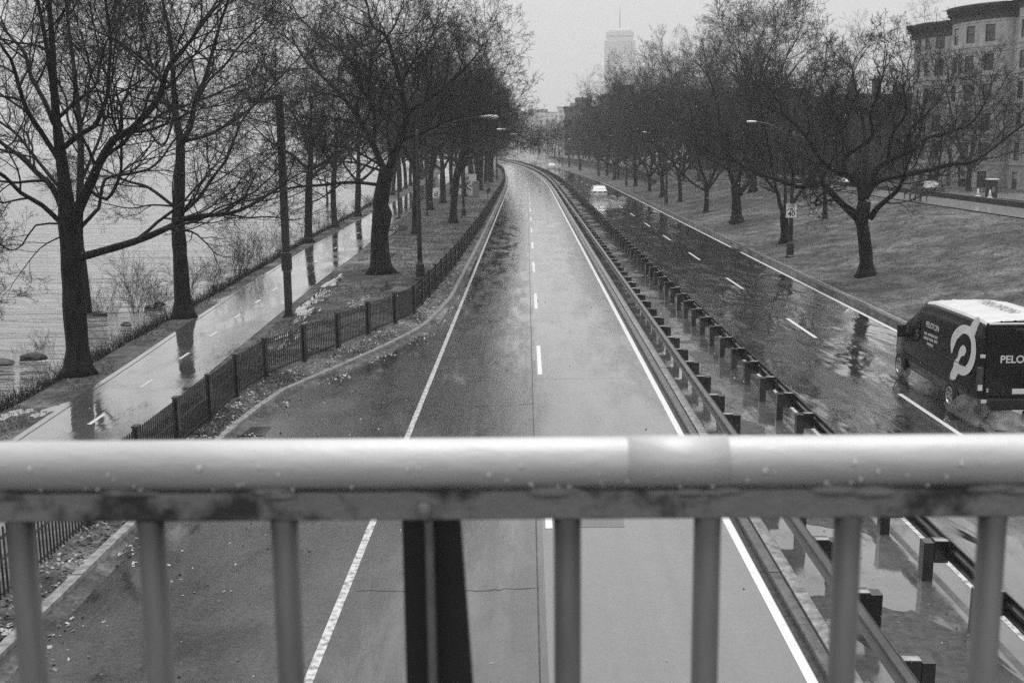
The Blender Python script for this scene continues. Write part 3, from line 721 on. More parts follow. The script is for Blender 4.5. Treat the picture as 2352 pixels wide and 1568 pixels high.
# ------------------------------------------------------------------ footbridge railing in the foreground
RY = 1.05
railing = empty('bridge_railing', (0, RY, 4.62), 0, 'pale tubular metal railing with round balusters across the foreground', 'railing')
def rb(mb, name, m, **k):
    o = mb.build(name, m, railing, **k); o.matrix_parent_inverse = Matrix.Translation((0, -RY, -4.62)); return o
M_RAIL = mat('railing_grey_paint', .40, .54, rough=.55, metal=.12, scale=7, stretch=(.35, 1, 1), bump=.12, bscale=60, coat=.35, coat_r=.2)
M_RAILL = mat('railing_worn_bar', .04, .20, rough=.5, scale=13, pos=(.40, .50), bump=.3, bscale=50)
M_BAL = mat('baluster_paint', .05, .11, rough=.45, scale=14, stretch=(1, 1, .15), bump=.12, bscale=70)
zr = 6.35-.3005
rb(MB().tube([(-2.6, RY, zr-.002), (.29, RY, zr), (2.6, RY, zr+.001)], .0238, 40), 'top_rail', M_RAIL, smooth=True)
xa, xb = gy(1440, 1100, RY).x, gy(1668, 1100, RY).x
rb(MB().tube([(xa, RY, zr+.0001), (xb, RY, zr+.0001)], .0246, 40), 'sleeve', M_RAIL, smooth=True)
rb(MB().box(-2.6, 2.6, RY-.012, RY+.012, 6.35-.3545, 6.35-.3265), 'flat_bar', M_RAILL, bevel=.002)
rw = random.Random(9)
for cx_ in (45, 300, 655, 1303, 1625, 1948, 2280):
    x = gy(cx_, 1150, RY).x
    for q in range(4):
        w = .006+.012*rw.random(); xx = x+rw.uniform(-.02, .02); zz = 6.35-.3265+rw.uniform(-.003, .002)
        wl = MB(); n0 = 0; wl.lathe([(.001, -w*.6), (w*.7, -w*.35), (w, 0), (w*.7, w*.35), (.001, w*.6)], 10)
        wl.v[n0:] = [(v[0]*1.5+xx, v[1]*.45+RY-.010, v[2]*.7+zz) for v in wl.v[n0:]]; rb(wl, 'weld_bead', M_RAILL, smooth=True)
for cx_ in (45, 345, 652, 1303, 1625, 1948, 2280, -275, 2600):
    x = gy(cx_, 1185, RY).x
    rb(MB().tube([(x, RY, 6.35-.3545), (x, RY, 4.66)], .0133, 20), 'baluster', M_BAL, smooth=True)
# tee-shaped main post: dark tapering plate with a pale fin towards the walkway
xl, xr = gy(925, 1185, RY+.02).x, gy(1058, 1185, RY+.02).x
b = MB(); zt, zb = 6.35-.3545, 4.62; t = .012
for y0 in (RY+.012,):
    n0 = len(b.v)
    b.v += [(xl, y0, zt), (xr, y0, zt), (xr+.075, y0, zb), (xl, y0, zb), (xl, y0+t, zt), (xr, y0+t, zt), (xr+.075, y0+t, zb), (xl, y0+t, zb)]
    b.f += [tuple(n0+i for i in q) for q in ((0, 3, 2, 1), (4, 5, 6, 7), (0, 1, 5, 4), (1, 2, 6, 5), (2, 3, 7, 6), (3, 0, 4, 7))]
rb(b, 'main_post', M_IRON)
xf = gy(985, 1185, RY-.01).x
rb(MB().box(xf-.0035, xf+.0035, RY-.016, RY+.0115, 4.62, zt), 'post_fin', mat('post_fin_paint', .08, .14, rough=.5, scale=20), bevel=.001)
rb(MB().lathe([(.001, -.012), (.006, -.008), (.0075, 0), (.006, .007), (.001, .009)], 14, o=(gy(975, 1168, RY-.013).x, RY-.014, gy(975, 1168, RY-.013).z)), 'bolt', M_RAILL, smooth=True)
M_DROP = mat('rain_drop', .5, rough=.05, coat=1, coat_r=.02)
for i in range(60):
    b = MB()
    x = rw.uniform(-.48, .5); a = math.radians(rw.uniform(-70, 10)); sz = rw.uniform(.0012, .0028); n0 = 0
    yy, zz = RY-.0240*math.cos(a), zr+.0240*math.sin(a)
    b.lathe([(.0001, -1.4), (.8, -.9), (1, -.2), (.6, .6), (.0001, 1.6)], 8); b.v[n0:] = [(v[0]*sz+x, v[1]*sz*.6+yy, v[2]*sz+zz) for v in b.v[n0:]]
    rb(b, 'rain_drop', M_DROP, smooth=True)
# deck the photographer stands on
struct(MB().box(-6, 6, -2.6, 1.14, 4.42, 4.60).build('footbridge_deck', M_WALL, bevel=.01))

# ------------------------------------------------------------------ guardrails in the median
WPROF = [(0, .0), (.0, .02), (.075, .055), (.08, .085), (.005, .135), (.005, .175), (.08, .225), (.075, .255), (0, .29), (0, .31)]
def guardrail(name, side, tb, tp, label):
    """side=-1: beam faces left road. tb: beam back, tp: post centre"""
    root = empty(name, P(16, tp, .14), 0, label, 'guardrail', 'steel guardrails along the median')
    inv = Matrix.Translation(-P(16, tp, .14))
    ss = [6+i*1.905 for i in range(240)]; b = MB()
    th = .006
    rows = []
    for s in [6+i*3.81 for i in range(125)]:
        lap = 0
        rows.append([P(s, tb+side*(d_), .45+z) for d_, z in WPROF])
    for r0_, r1_ in zip(rows, rows[1:]):
        for i in range(len(WPROF)-1):
            b.quad(r0_[i], r0_[i+1], r1_[i+1], r1_[i]); 
            o_ = Vector((-side*th, 0, 0)); b.quad(r0_[i]+o_, r1_[i]+o_, r1_[i+1]+o_, r0_[i+1]+o_)
    for r0_, r1_ in zip(rows, rows[1:]):                        # rolled top and bottom edges
        for i in (0, -1): b.quad(r0_[i], r1_[i], r1_[i]-Vector((side*th, 0, 0)), r0_[i]-Vector((side*th, 0, 0)))
    ob = b.build('w_beam', M_STEELB, root); ob.matrix_parent_inverse = inv
    sp_ = MB()                                                  # bolted lap joints
    for s in [13.5+i*3.81 for i in range(24)]:
        for z in (.53, .69): sp_.lathe([(.016, -.004), (.016, .004), (.01, .012)], 8, o=(tb+side*.08, s, .45+z-.45+.0), axis='x')
    ob = sp_.build('bolts', M_STEEL, root); ob.matrix_parent_inverse = inv
    pm = MB().box(-.075, .075, -.10, .10, 0, .60); bk = MB()
    post = pm.build('post', M_STEEL, root, bevel=.006); blk = MB().box(-.10, .10, -.10, .10, .30, .62).build('block', M_STEEL, post, bevel=.006)
    lid = MB().box(-.095, .095, -.095, .02, .0, .004).build('pale_top', M_KERB, blk)  # thin plate, paler than the block, over part of its top
    bx = (tb-side*.006) - tp
    blk.location = ((bx-side*.1), 0, 0) if abs(bx) > .1 else (side*.172, 0, 0)
    lid.location = (0, 0, .621)
    cnt = 0; rest = MB()
    for i, s in enumerate(ss):
        if cnt < 100 and s > 9:
            p = P(s, tp, .14)-P(16, tp, .14)
            if cnt == 0: o = post
            else:
                o = post.copy(); COL.objects.link(o)
                c = blk.copy(); COL.objects.link(c); c.parent = o
                e = lid.copy(); COL.objects.link(e); e.parent = c
            o.location = p+Vector((0, rw.uniform(-.02, .02), rw.uniform(-.025, .01))); o.rotation_euler = (rw.gauss(0, .018), rw.gauss(0, .012), rw.uniform(-.05, .05)); cnt += 1
        elif s > 9:
            q = P(s, tp, .14); rest.box(q.x-.075, q.x+.075, q.y-.1, q.y+.1, q.z, q.z+.6); c_ = blk.location.x
            rest.box(q.x+c_-.1, q.x+c_+.1, q.y-.098, q.y+.098, q.z+.3, q.z+.62)
    ob = rest.build('far_posts', M_STEEL, root); ob.matrix_parent_inverse = inv; ob['kind'] = 'stuff'
    return root
guardrail('guardrail', -1, 4.06, 4.345, 'steel guardrail on the left side of the median, its beam facing the bright lane')
guardrail('guardrail', 1, 5.96, 5.675, 'steel guardrail on the right side of the median, beam facing the van and car')

# ------------------------------------------------------------------ iron picket fence
fr = empty('iron_fence', P(29.5, -7.33, .1), 0, 'black iron picket fence bending from the lawn along the left kerb', 'fence')
inv = Matrix.Translation(-P(29.5, -7.33, .1))
fp = []; s = 8.3
while s < 330: fp.append(s); s += 2.43 * (.94 if 29 < s < 41 else 1)
def fpt(s, z=0): t = interp(FENCE, s); return P(s, t, Hst(t-.1, s)+z)
restm = MB(); pm = None
for i, s in enumerate(fp):
    q = fpt(s, -.02)
    if i < 99:
        if pm is None:
            pm = MB().box(-.085, .085, -.05, .05, 0, 1.10).box(-.1, .1, -.065, .065, 1.10, 1.125).build('post', M_IRON, fr, bevel=.004); o = pm
        else: o = pm.copy(); COL.objects.link(o)
        o.parent = fr; o.location = q-P(29.5, -7.33, .1)
        e = fpt(s+.5)-fpt(s-.5); o.rotation_euler = (0, 0, math.atan2(e.y, e.x))
    else: restm.box(q.x-.05, q.x+.05, q.y-.08, q.y+.08, q.z, q.z+1.1)
if restm.v: ob = restm.build('far_posts', M_IRON, fr); ob.matrix_parent_inverse = inv; ob['kind'] = 'stuff'
restm = MB()
for i, (a, c) in enumerate(zip(fp, fp[1:])):
    far = i >= 99; b = restm if far else MB(); A, C = fpt(a), fpt(c); d = C-A; n = 20
    for z, h in ((.13, .035), (.60, .03), (.90, .035)):
        b.bar(A+Vector((0, 0, z)), C+Vector((0, 0, z)), .03, h)
    ang = math.atan2(d.y, d.x); u = Vector((math.cos(ang), math.sin(ang), 0))*.011; v = Vector((-u.y, u.x, 0))
    for k in range(1, n):
        q = A+d*k/n; n0 = len(b.v); top = 1.04
        for z in (.06, top): b.v += [tuple(q-u-v+Vector((0, 0, z))), tuple(q+u-v+Vector((0, 0, z))), tuple(q+u+v+Vector((0, 0, z))), tuple(q-u+v+Vector((0, 0, z)))]
        b.f += [tuple(n0+j for j in f_) for f_ in ((4, 5, 6, 7), (0, 1, 5, 4), (1, 2, 6, 5), (2, 3, 7, 6), (3, 0, 4, 7))]
    if not far: ob = b.build('picket_panel', M_IRON, fr); ob.matrix_parent_inverse = inv
if restm.v: ob = restm.build('far_panels', M_IRON, fr); ob.matrix_parent_inverse = inv; ob['kind'] = 'stuff'

# ------------------------------------------------------------------ lamps
def cobra(loc, side, label, ht=7.1, arm=2.9, hs=1., group='curved-arm street lamps', base=True, rz=0.):
    root = empty('street_lamp', loc, rz, label, 'street lamp', group)
    MB().tube([(0, 0, 0), (0, 0, 2), (0, 0, ht-.3), (0, 0, ht)], [.12, .11, .075, .07], 14).build('pole', M_IRON, root, smooth=True)
    MB().lathe([(.26, 0), (.26, .08), (.2, .14), (.19, .75), (.13, .85), (.12, 1.0)], 12).build('base', M_IRON, root)
    pts = []
    for i in range(11):
        u = i/10; pts.append((side*(arm)*u, 0, ht-.55 + 1.05*(1-(1-u)**2)))
    MB().tube(pts, [.045-.012*i/10 for i in range(11)], 8).build('arm', M_IRON, root, smooth=True)
    z = pts[-1][2]
    h = MB(); prof = [(0, .06), (.12, .10), (.3, .14), (.6, .16), (.8, .12), (.88, .03)]
    n0 = len(h.v); h.lathe([(r, x) for x, r in prof], 14, axis='x'); h.v[n0:] = [(side*(v[0]*hs)+side*(arm-.05), v[1]*hs, v[2]*.62*hs+z+.03) for v in h.v[n0:]]
    hd = h.build('lamp_head', M_WHITE, root, smooth=True)
    return root
lr = [(-4.99, 52.4, 'dark street lamp behind the fence, nearest on the left, white head over the road'), (-5.46, 98.0, 'street lamp with a stepped base among the straight trunks left of the road'),
      (-4.9, 147, 'third street lamp from the front along the left fence'), (-5.09, 196, 'street lamp beyond the diamond sign where the fence starts curving'), (-6.5, 250, 'hazy street lamp at the bulge of the left kerb')]
for t, s, lab in lr: cobra(Vector((t, s, H(t, s)-.02)), 1, lab, arm=2.9, ht=6.9)
for t, s in ((-5.5, 300), (-5.5, 352), (-5.5, 410)): cobra(P(s, t, .1), 1, 'far hazy street lamp on the left kerb', group='far hazy lamps on the left kerb', ht=6.9)
lr = [(14.0, 60.4, 'street lamp carrying the speed limit sign on the grass bank'), (13.9, 113.8, 'second street lamp on the right, rising beside the bank above the wet road'), (14.2, 163, 'third street lamp on the right, at the foot of the grass mound')]
for t, s, lab in lr: cobra(Vector((t, s, H(t, s)-.02)), -1, lab, arm=2.0, ht=6.6, hs=.62)
for s in (214, 262, 312, 365, 420, 480): cobra(P(s, 14.2, .15), -1, 'far hazy street lamp right of the road with white head', group='far hazy lamps on the right kerb', arm=2.0, ht=6.6, hs=.75)
# square black lamp by the path
def boxlamp(loc, side, label, w=.25, ht=8.05, box=True):
    root = empty('square_lamp', loc, 0, label, 'lamp post', 'black lamp posts by the river path')
    MB().bar((0, 0, 0), (0, 0, ht), w, w, up=(0, 1, 0)).build('pole', M_IRON, root, bevel=.015)
    MB().box(-.2, .2, -.2, .2, 0, .06).box(-.16, .16, -.16, .16, .06, .14).build('base_plate', M_IRON, root, bevel=.01)
    MB().box(min(0, side*.48), max(0, side*.48), -.06, .06, ht-.2, ht-.08).build('arm', M_IRON, root)
    hd = MB().box(side*.74-.31, side*.74+.31, -.17, .17, ht-.30, ht-.12).build('luminaire', M_IRON, root, bevel=.02)
    MB().box(side*.74-.30, side*.74+.30, -.15, .15, ht-.118, ht-.112).build('lid', M_GREYP, hd)
    if box:
        MB().box(-.17, .17, -.15, .15, 1.75, 2.35).build('control_box', M_IRON, root, bevel=.01)
        MB().box(-.175, .175, -.155, .155, 2.38, 2.40).box(-.175, .175, -.155, .155, 1.70, 1.72).build('straps', M_GREYP, root)
    return root
boxlamp(Vector((-8.85, 41.4, H(-8.85, 41.4)-.01)), -1, 'tall square black lamp post by the path with a flat box luminaire')
boxlamp(Vector((-11.0, 97.6, H(-11, 97.6)-.01)), -1, 'black lamp post in front of the path bend, left of the straight trunks', w=.16, ht=7.4, box=False)
boxlamp(Vector((-8.87, 101, H(-8.87, 101)-.01)), -1, 'black lamp post leaning close to a trunk, between the straight trunks', w=.16, ht=7.4, box=False)

# ------------------------------------------------------------------ text helper
def text_mesh(txt, size, name, m, parent, mw, ext=.003, bold=0.):
    cu = bpy.data.curves.new(name, 'FONT'); cu.body = txt; cu.size = size; cu.align_x = 'CENTER'; cu.align_y = 'CENTER'; cu.extrude = ext; cu.offset = bold
    t = bpy.data.objects.new('tmp', cu); COL.objects.link(t)
    dg = bpy.context.evaluated_depsgraph_get(); me = bpy.data.meshes.new_from_object(t.evaluated_get(dg)); bpy.data.objects.remove(t)
    me.name = name; me.transform(mw); me.materials.clear(); me.materials.append(m)
    o = bpy.data.objects.new(name, me); COL.objects.link(o)
    if parent: o.parent = parent; o.matrix_parent_inverse = parent.matrix_world.inverted()
    return o
def frame(o, x, y):
    x, y = Vector(x).normalized(), Vector(y).normalized(); z = x.cross(y); M_ = Matrix.Identity(4)
    for i in range(3): M_[i][0], M_[i][1], M_[i][2], M_[i][3] = x[i], y[i], z[i], o[i]
    return M_

# signs
c = gy(1818, 484, 60.25)
sg = empty('speed_sign', (c.x, c.y, c.z), 0, 'white speed limit 40 sign mounted on the lamp post of the grass bank', 'road sign')
MB().box(-.29, .29, -.004, .004, -.37, .37).build('panel', mat('sign_white', .93, rough=.4), sg, bevel=.003)
bd = MB()
for x0, x1, z0, z1 in ((-.27, .27, .345, .355), (-.27, .27, -.355, -.345), (-.27, -.26, -.345, .345), (.26, .27, -.345, .345)): bd.box(x0, x1, -.0065, -.0045, z0, z1)
bd.build('border', M_IRON, sg)
MB().box(-.03, .03, .004, .06, -.25, -.2).box(-.03, .03, .004, .06, .2, .25).build('bracket', M_STEEL, sg)
bpy.context.view_layer.update()
for tx, sz, dz, bo in (('SPEED', .155, .25, .003), ('LIMIT', .155, .09, .003), ('40', .36, -.17, .008)):
    text_mesh(tx, sz, 'lettering', M_BLACK, sg, frame((c.x, c.y-.0065, c.z+dz), (1, 0, 0), (0, 0, 1)), .001, bo)
p = gp(1122, 474); c = gy(1120, 424, p.y)
r_ = empty('diamond_sign', (c.x, p.y, H(c.x, p.y)), 0, 'grey diamond sign on a thin post in front of the left fence', 'road sign')
zz = c.z-H(c.x, p.y); h = .46
MB().poly([(0, -.03, zz-h), (h, -.03, zz), (0, -.03, zz+h), (-h, -.03, zz)]).poly([(0, -.022, zz-h), (-h, -.022, zz), (0, -.022, zz+h), (h, -.022, zz)]).build('panel', M_GREYP, r_)
MB().tube([(0, 0, -.05), (0, 0, zz+.3)], .03, 8).build('post', M_STEEL, r_)
MB().box(-.14, .14, -.03, 0, zz-.75, zz-.52).build('small_plate', M_IRON, r_)
p = gz(1313.5, 452, .15); c = gy(1312.6, 408.8, p.y); zz = c.z-.15
r_ = empty('oval_sign', (c.x, p.y, .15), 0, 'dark tall eight-sided sign on a thin post beside the right guardrail', 'road sign')
pts = [(.20, .52), (.34, .30), (.34, -.30), (.20, -.52), (-.20, -.52), (-.34, -.30), (-.34, .30), (-.20, .52)]
MB().poly([(x, -.03, zz+z) for x, z in pts]).poly([(x, -.02, zz+z) for x, z in reversed(pts)]).build('panel', M_GREYP if 0 else M_STEELB, r_)
MB().tube([(0, 0, 0), (0, 0, zz+.3)], .03, 8).build('post', M_STEEL, r_)

# ------------------------------------------------------------------ vehicles
def loft(sections, cap=True):
    """sections: list of (y, [(x,z)...] half profile from bottom centre to top centre); mirrored"""
    b = MB(); rings = []
    for y, hp in sections:
        ring = [(x, y, z) for x, z in hp] + [(-x, y, z) for x, z in reversed(hp) if x > 1e-6]
        rings.append(len(b.v)); b.v += ring; n = len(ring)
    for a, c in zip(rings, rings[1:]):
        for k in range(n): b.f.append((a+k, a+(k+1) % n, c+(k+1) % n, c+k))
    if cap: b.f.append(tuple(rings[0]+k for k in range(n))); b.f.append(tuple(rings[-1]+k for k in reversed(range(n))))
    return b
def wheel(parent, x, y, r, w, side, rimr=.62):
    t = MB(); prof = [(r*.60, -w/2), (r*.92, -w/2), (r, -w*.36), (r, w*.36), (r*.92, w/2), (r*.60, w/2)]
    wh = empty('wheel', (x, y, r)); wh.parent = parent
    t.lathe(prof, 28, axis='x').build('tyre', M_RUBBER, wh, smooth=False)
    q = MB().lathe([(r*rimr, 0), (r*rimr, .02), (r*rimr*.86, .03), (r*rimr*.80, -.005), (r*.2, -.01), (r*.17, .02), (.01, .022)], 24, axis='x')
    q.v = [(side*(v[0]+w/2-.012), v[1], v[2]) for v in q.v]
    for k in range(6):
        a = k*math.pi/3; n0 = len(q.v); q.box(w/2-.02, w/2+.008, -.03, .03, r*.15, r*rimr*.85)
        q.v[n0:] = [(side*v[0], v[1]*math.cos(a)-v[2]*math.sin(a), v[1]*math.sin(a)+v[2]*math.cos(a)) for v in q.v[n0:]]
    q.build('rim', M_RIM, wh)
    return wh
# --- the van
VX, VY = 11.08, 24.95
van = empty('delivery_van', (VX, VY, 0), 0, 'black delivery van with white roof and large white emblem, driving away at the right edge', 'van')
bpy.context.view_layer.update()
def vsec(w, zt, wt, zb=.34, belt=1.15):
    return [(0, zb), (w*.93, zb), (w*.99, zb+.12), (w*1.0, zb+.45), (w*1.0, belt), (w*.985, belt+.25), (w*.97, (belt+zt)/2+.2), (wt+.06, zt-.10), (wt+.02, zt-.045)]
def top(hp, zt, wt, arch=.05): return hp+[(wt-.03, zt-.02), (wt*.5, zt+arch*.75), (0, zt+arch)]
secs = []
for y, w, zt, wt, zb, belt in [(0, .97, 2.30, .86, .42, 1.12), (.08, 1.0, 2.33, .88, .36, 1.12), (1.5, 1.01, 2.34, .89, .34, 1.12), (3.3, 1.01, 2.32, .88, .34, 1.12), (3.95, 1.0, 2.24, .85, .34, 1.14), (4.35, .99, 2.06, .82, .34, 1.15),
                       (4.75, .985, 1.80, .78, .34, 1.16), (5.15, .97, 1.48, .76, .34, 1.14), (5.4, .96, 1.27, .80, .34, 1.08), (5.8, .93, 1.13, .74, .34, .95), (6.1, .86, .98, .66, .36, .82), (6.22, .74, .82, .55, .42, .7)]:
    belt = min(belt, zt-.25); secs.append((y, top(vsec(w, zt, wt, zb, belt), zt, wt, .05 if y < 4 else .03)))
bdy = loft(secs).build('body', M_VAN, van, smooth=True)
for e in bdy.data.polygons: e.use_smooth = True
bdy.modifiers.new('es', 'EDGE_SPLIT').split_angle = math.radians(38)
# white roof skin, 4 mm proud, ribbed
b = MB(); ys = [.02, .3, .8, 1.6, 2.4, 3.2, 3.75]
def roofz(x, y): return interp([(0, 2.30), (.08, 2.33), (1.5, 2.34), (3.3, 2.32), (3.95, 2.24)], y) + .052*(1-(x/.93)**2) + .012
xs = [-.90, -.86, -.6, -.56, -.52, -.3, -.26, -.22, 0, .22, .26, .3, .52, .56, .6, .86, .90]
for y0, y1 in zip(ys, ys[1:]):
    for x0, x1 in zip(xs, xs[1:]):
        f = lambda x, y: (x, y, roofz(x, y)+(.016 if abs(abs(x)-.56) < .01 or abs(abs(x)-.26) < .01 else 0) - (.05 if abs(x) > .89 else 0))
        b.quad(f(x0, y0), f(x1, y0), f(x1, y1), f(x0, y1))
b.build('roof', mat('van_roof_white', .50, .58, rough=.35, scale=2), van)
MB().box(-.84, .84, -.03, .04, 2.285, 2.325).build('rear_roof_lip', M_WHITE, van, bevel=.01)
def sideX(z, sgn=-1):   # outer skin of the van side at height z
    return interp([(.79, 1.01), (1.12, 1.01), (1.37, .995), (1.93, .98), (2.24, .945)], z)*sgn
def vside(px, py, off=.006, x=None):
    zg = 1.4; 
    for _ in range(6):
        q = gx(px, py, VX+sideX(zg)-off); zg = q.z
    return q
def vlocal(q): return Vector((q.x-VX, q.y-VY, q.z))
def decal(name, px, m, off=.006):
    pts = [vlocal(vside(x, y, off)) for x, y in px]
    me = bpy.data.meshes.new(name); bm = bmesh.new(); vs = [bm.verts.new(p) for p in pts]; f = bm.faces.new(vs); bmesh.ops.triangulate(bm, faces=[f], ngon_method='EAR_CLIP'); bm.to_mesh(me); bm.free()
    me.materials.append(m); o = bpy.data.objects.new(name, me); COL.objects.link(o); o.parent = van; return o
LOGO = [(872, 750), (862, 650), (873, 570), (903, 500), (950, 450), (1000, 426), (1050, 430), (1088, 443), (1100, 415), (1122, 378), (1150, 345), (1175, 335), (1192, 348), (1195, 385), (1182, 430), (1165, 462), (1160, 492), (1130, 535), (1145, 600), (1152, 700), (1145, 800),
        (1125, 880), (1090, 950), (1050, 988), (1010, 1003), (970, 993), (945, 975), (925, 1018), (912, 1047), (862, 1045), (855, 1000), (870, 950), (890, 910), (900, 860), (915, 822), (942, 795), (950, 750), (970, 690), (1000, 656), (1022, 664), (1038, 700), (1035, 740), (1015, 775), (985, 785),
        (965, 825), (950, 865), (980, 886), (1015, 897), (1040, 885), (1070, 840), (1090, 770), (1097, 700), (1095, 620), (1080, 570), (1050, 535), (1010, 523), (970, 542), (935, 590), (900, 680)]
L_ = [(2009.7+.20142*x, 660.3+.20142*y) for x, y in LOGO]
LL = []
for i in range(len(L_)):                                        # round the outline
    a, b_, c_, d_ = [Vector(L_[(i+k) % len(L_)]) for k in (-1, 0, 1, 2)]
    for k in range(3):
        t = k/3; LL.append(.5*((2*b_)+(c_-a)*t+(2*a-5*b_+4*c_-d_)*t*t+(3*b_-a-3*c_+d_)*t**3))
decal('emblem', [tuple(v) for v in LL], M_TEXT)
# lettering on the side
bpy.context.view_layer.update()
a_, b_ = vside(2126, 744), vside(2158, 757); mid = (a_+b_)/2
zdir = (vside(2140, 735)-vside(2140, 765)).normalized(); xd = Vector((0, -1, 0))
text_mesh('PELOTON', .20, 'lettering', M_TEXT, van, frame((mid.x, mid.y, mid.z), xd, zdir-xd*zdir.dot(xd)), .001, .003)
b = MB(); rl = random.Random(4)
for k, (x0, y0, x1, y1) in enumerate(((2123, 764, 2153.5, 776), (2121.5, 774, 2153, 786.5), (2128.5, 787.5, 2143, 795))):
    p0, p1 = vlocal(vside(x0, y0)), vlocal(vside(x1, y1)); L = (p1-p0).length; n = int(L/.05)
    for i in range(n):
        if rl.random() < .1: continue
        q = p0.lerp(p1, (i+.5)/n); w = .016; hh = .034
        b.quad((q.x, q.y+w, q.z-hh), (q.x, q.y-w, q.z-hh), (q.x+.001, q.y-w, q.z+hh), (q.x+.001, q.y+w, q.z+hh))
b.build('small_print', M_TEXT, van)
# cab side window, door seams, trim, mirror, lamps
win = [(2096, 760), (2104, 742), (2114, 734), (2111, 774), (2103, 784), (2084, 786), (2074, 781)]
decal('side_window', win, M_GLASS, .008)
MB().poly([(-1.014, 4.18, .42), (-1.014, 4.2, .42), (-1.002, 4.2, 1.95), (-1.002, 4.18, 1.95)]).poly([(-1.016, 2.9, .42), (-1.016, 2.92, .42), (-.99, 2.92, 2.05), (-.99, 2.9, 2.05)]).build('door_seams', M_BLACK, van)
MB().box(-1.03, -1.005, .5, 5.2, .62, .72).build('rubbing_strip', M_RUBBER, van, bevel=.008)
MB().box(-1.012, -1.004, .7, 3.0, 1.19, 1.21).build('door_rail', M_BLACK, van)
MB().box(1.004, 1.03, .5, 5.2, .62, .72).build('rubbing_strip', M_RUBBER, van, bevel=.008)
MB().poly([(-.72, 4.80, 1.80), (.72, 4.80, 1.80), (.78, 5.4, 1.32), (-.78, 5.4, 1.32)]).build('windscreen', M_GLASS, van)
for sx in (-1, 1):
    mm = MB().box(sx*1.13-.11, sx*1.13+.11, 4.86, 4.98, 1.18, 1.52).build('mirror', M_RUBBER, van, bevel=.03)
    MB().box(min(sx*.96, sx*1.05), max(sx*.96, sx*1.05), 4.9, 4.96, 1.2, 1.28).build('mirror_arm', M_RUBBER, mm)
    wheel(van, sx*.935, 1.55, .345, .22, sx); wheel(van, sx*.935, 5.25, .345, .22, sx)
    for yc in (1.55, 5.25):
        ar = MB()
        pts = [(yc+.43*math.cos(a), .345+.43*math.sin(a)) for a in [math.pi*k/14 for k in range(15)]]
        ar.poly([(sx*1.013, y, max(z, .34)) for y, z in pts])
        ar.build('wheel_arch', M_BLACK, van)
    tl = MB().box(sx*.955-.075, sx*.955+.045, -.035, .06, .78, 1.33).build('tail_light', M_LAMPR, van, bevel=.02)
    MB().box(sx*.955-.065, sx*.955+.035, -.042, -.036, .80, .93).build('lens', M_WHITE, tl)
    MB().box(sx*.94-.055, sx*.94+.055, -.02, -.008, 1.54, 1.62).build('reflector_sticker', M_TEXT, van)
    MB().box(sx*.9-.06, sx*.9+.06, -.115, -.108, .53, .61).build('reflector', M_TEXT, van)
for sx in (-1, 1):
    d_ = MB().box(min(sx*.012, sx*.87), max(sx*.012, sx*.87), -.03, .005, .66, 2.22).build('rear_door', M_VAN, van, bevel=.02)
    MB().box(sx*.06-.02, sx*.06+.02, -.055, -.031, 1.1, 1.3).build('handle', M_BLACK, d_)
MB().box(-1.0, 1.0, -.11, .05, .36, .62).build('bumper', M_RUBBER, van, bevel=.04)
MB().box(-.25, .25, -.046, -.032, .72, .84).build('licence_plate', M_WHITE, van)
MB().box(-.25, .25, -.06, -.032, 2.16, 2.20).build('brake_light', M_LAMPR, van)
text_mesh('PELOTON', .235, 'lettering', M_TEXT, van, frame((VX-.03, VY-.034, 1.50), (1.12, 0, 0), (0, 0, 1)), .001, .005)
text_mesh('PELOTON', .42, 'roof_lettering', M_GREYP, van, frame((VX+.12, VY+1.9, 2.34+.095), (0, -1, 0), (1, 0, 0)), .001, .004)
text_mesh('S', .11, 'lettering', M_TEXT, van, frame((VX-.80, VY-.034, .80), (1, 0, 0), (0, 0, 1)), .001, .004)

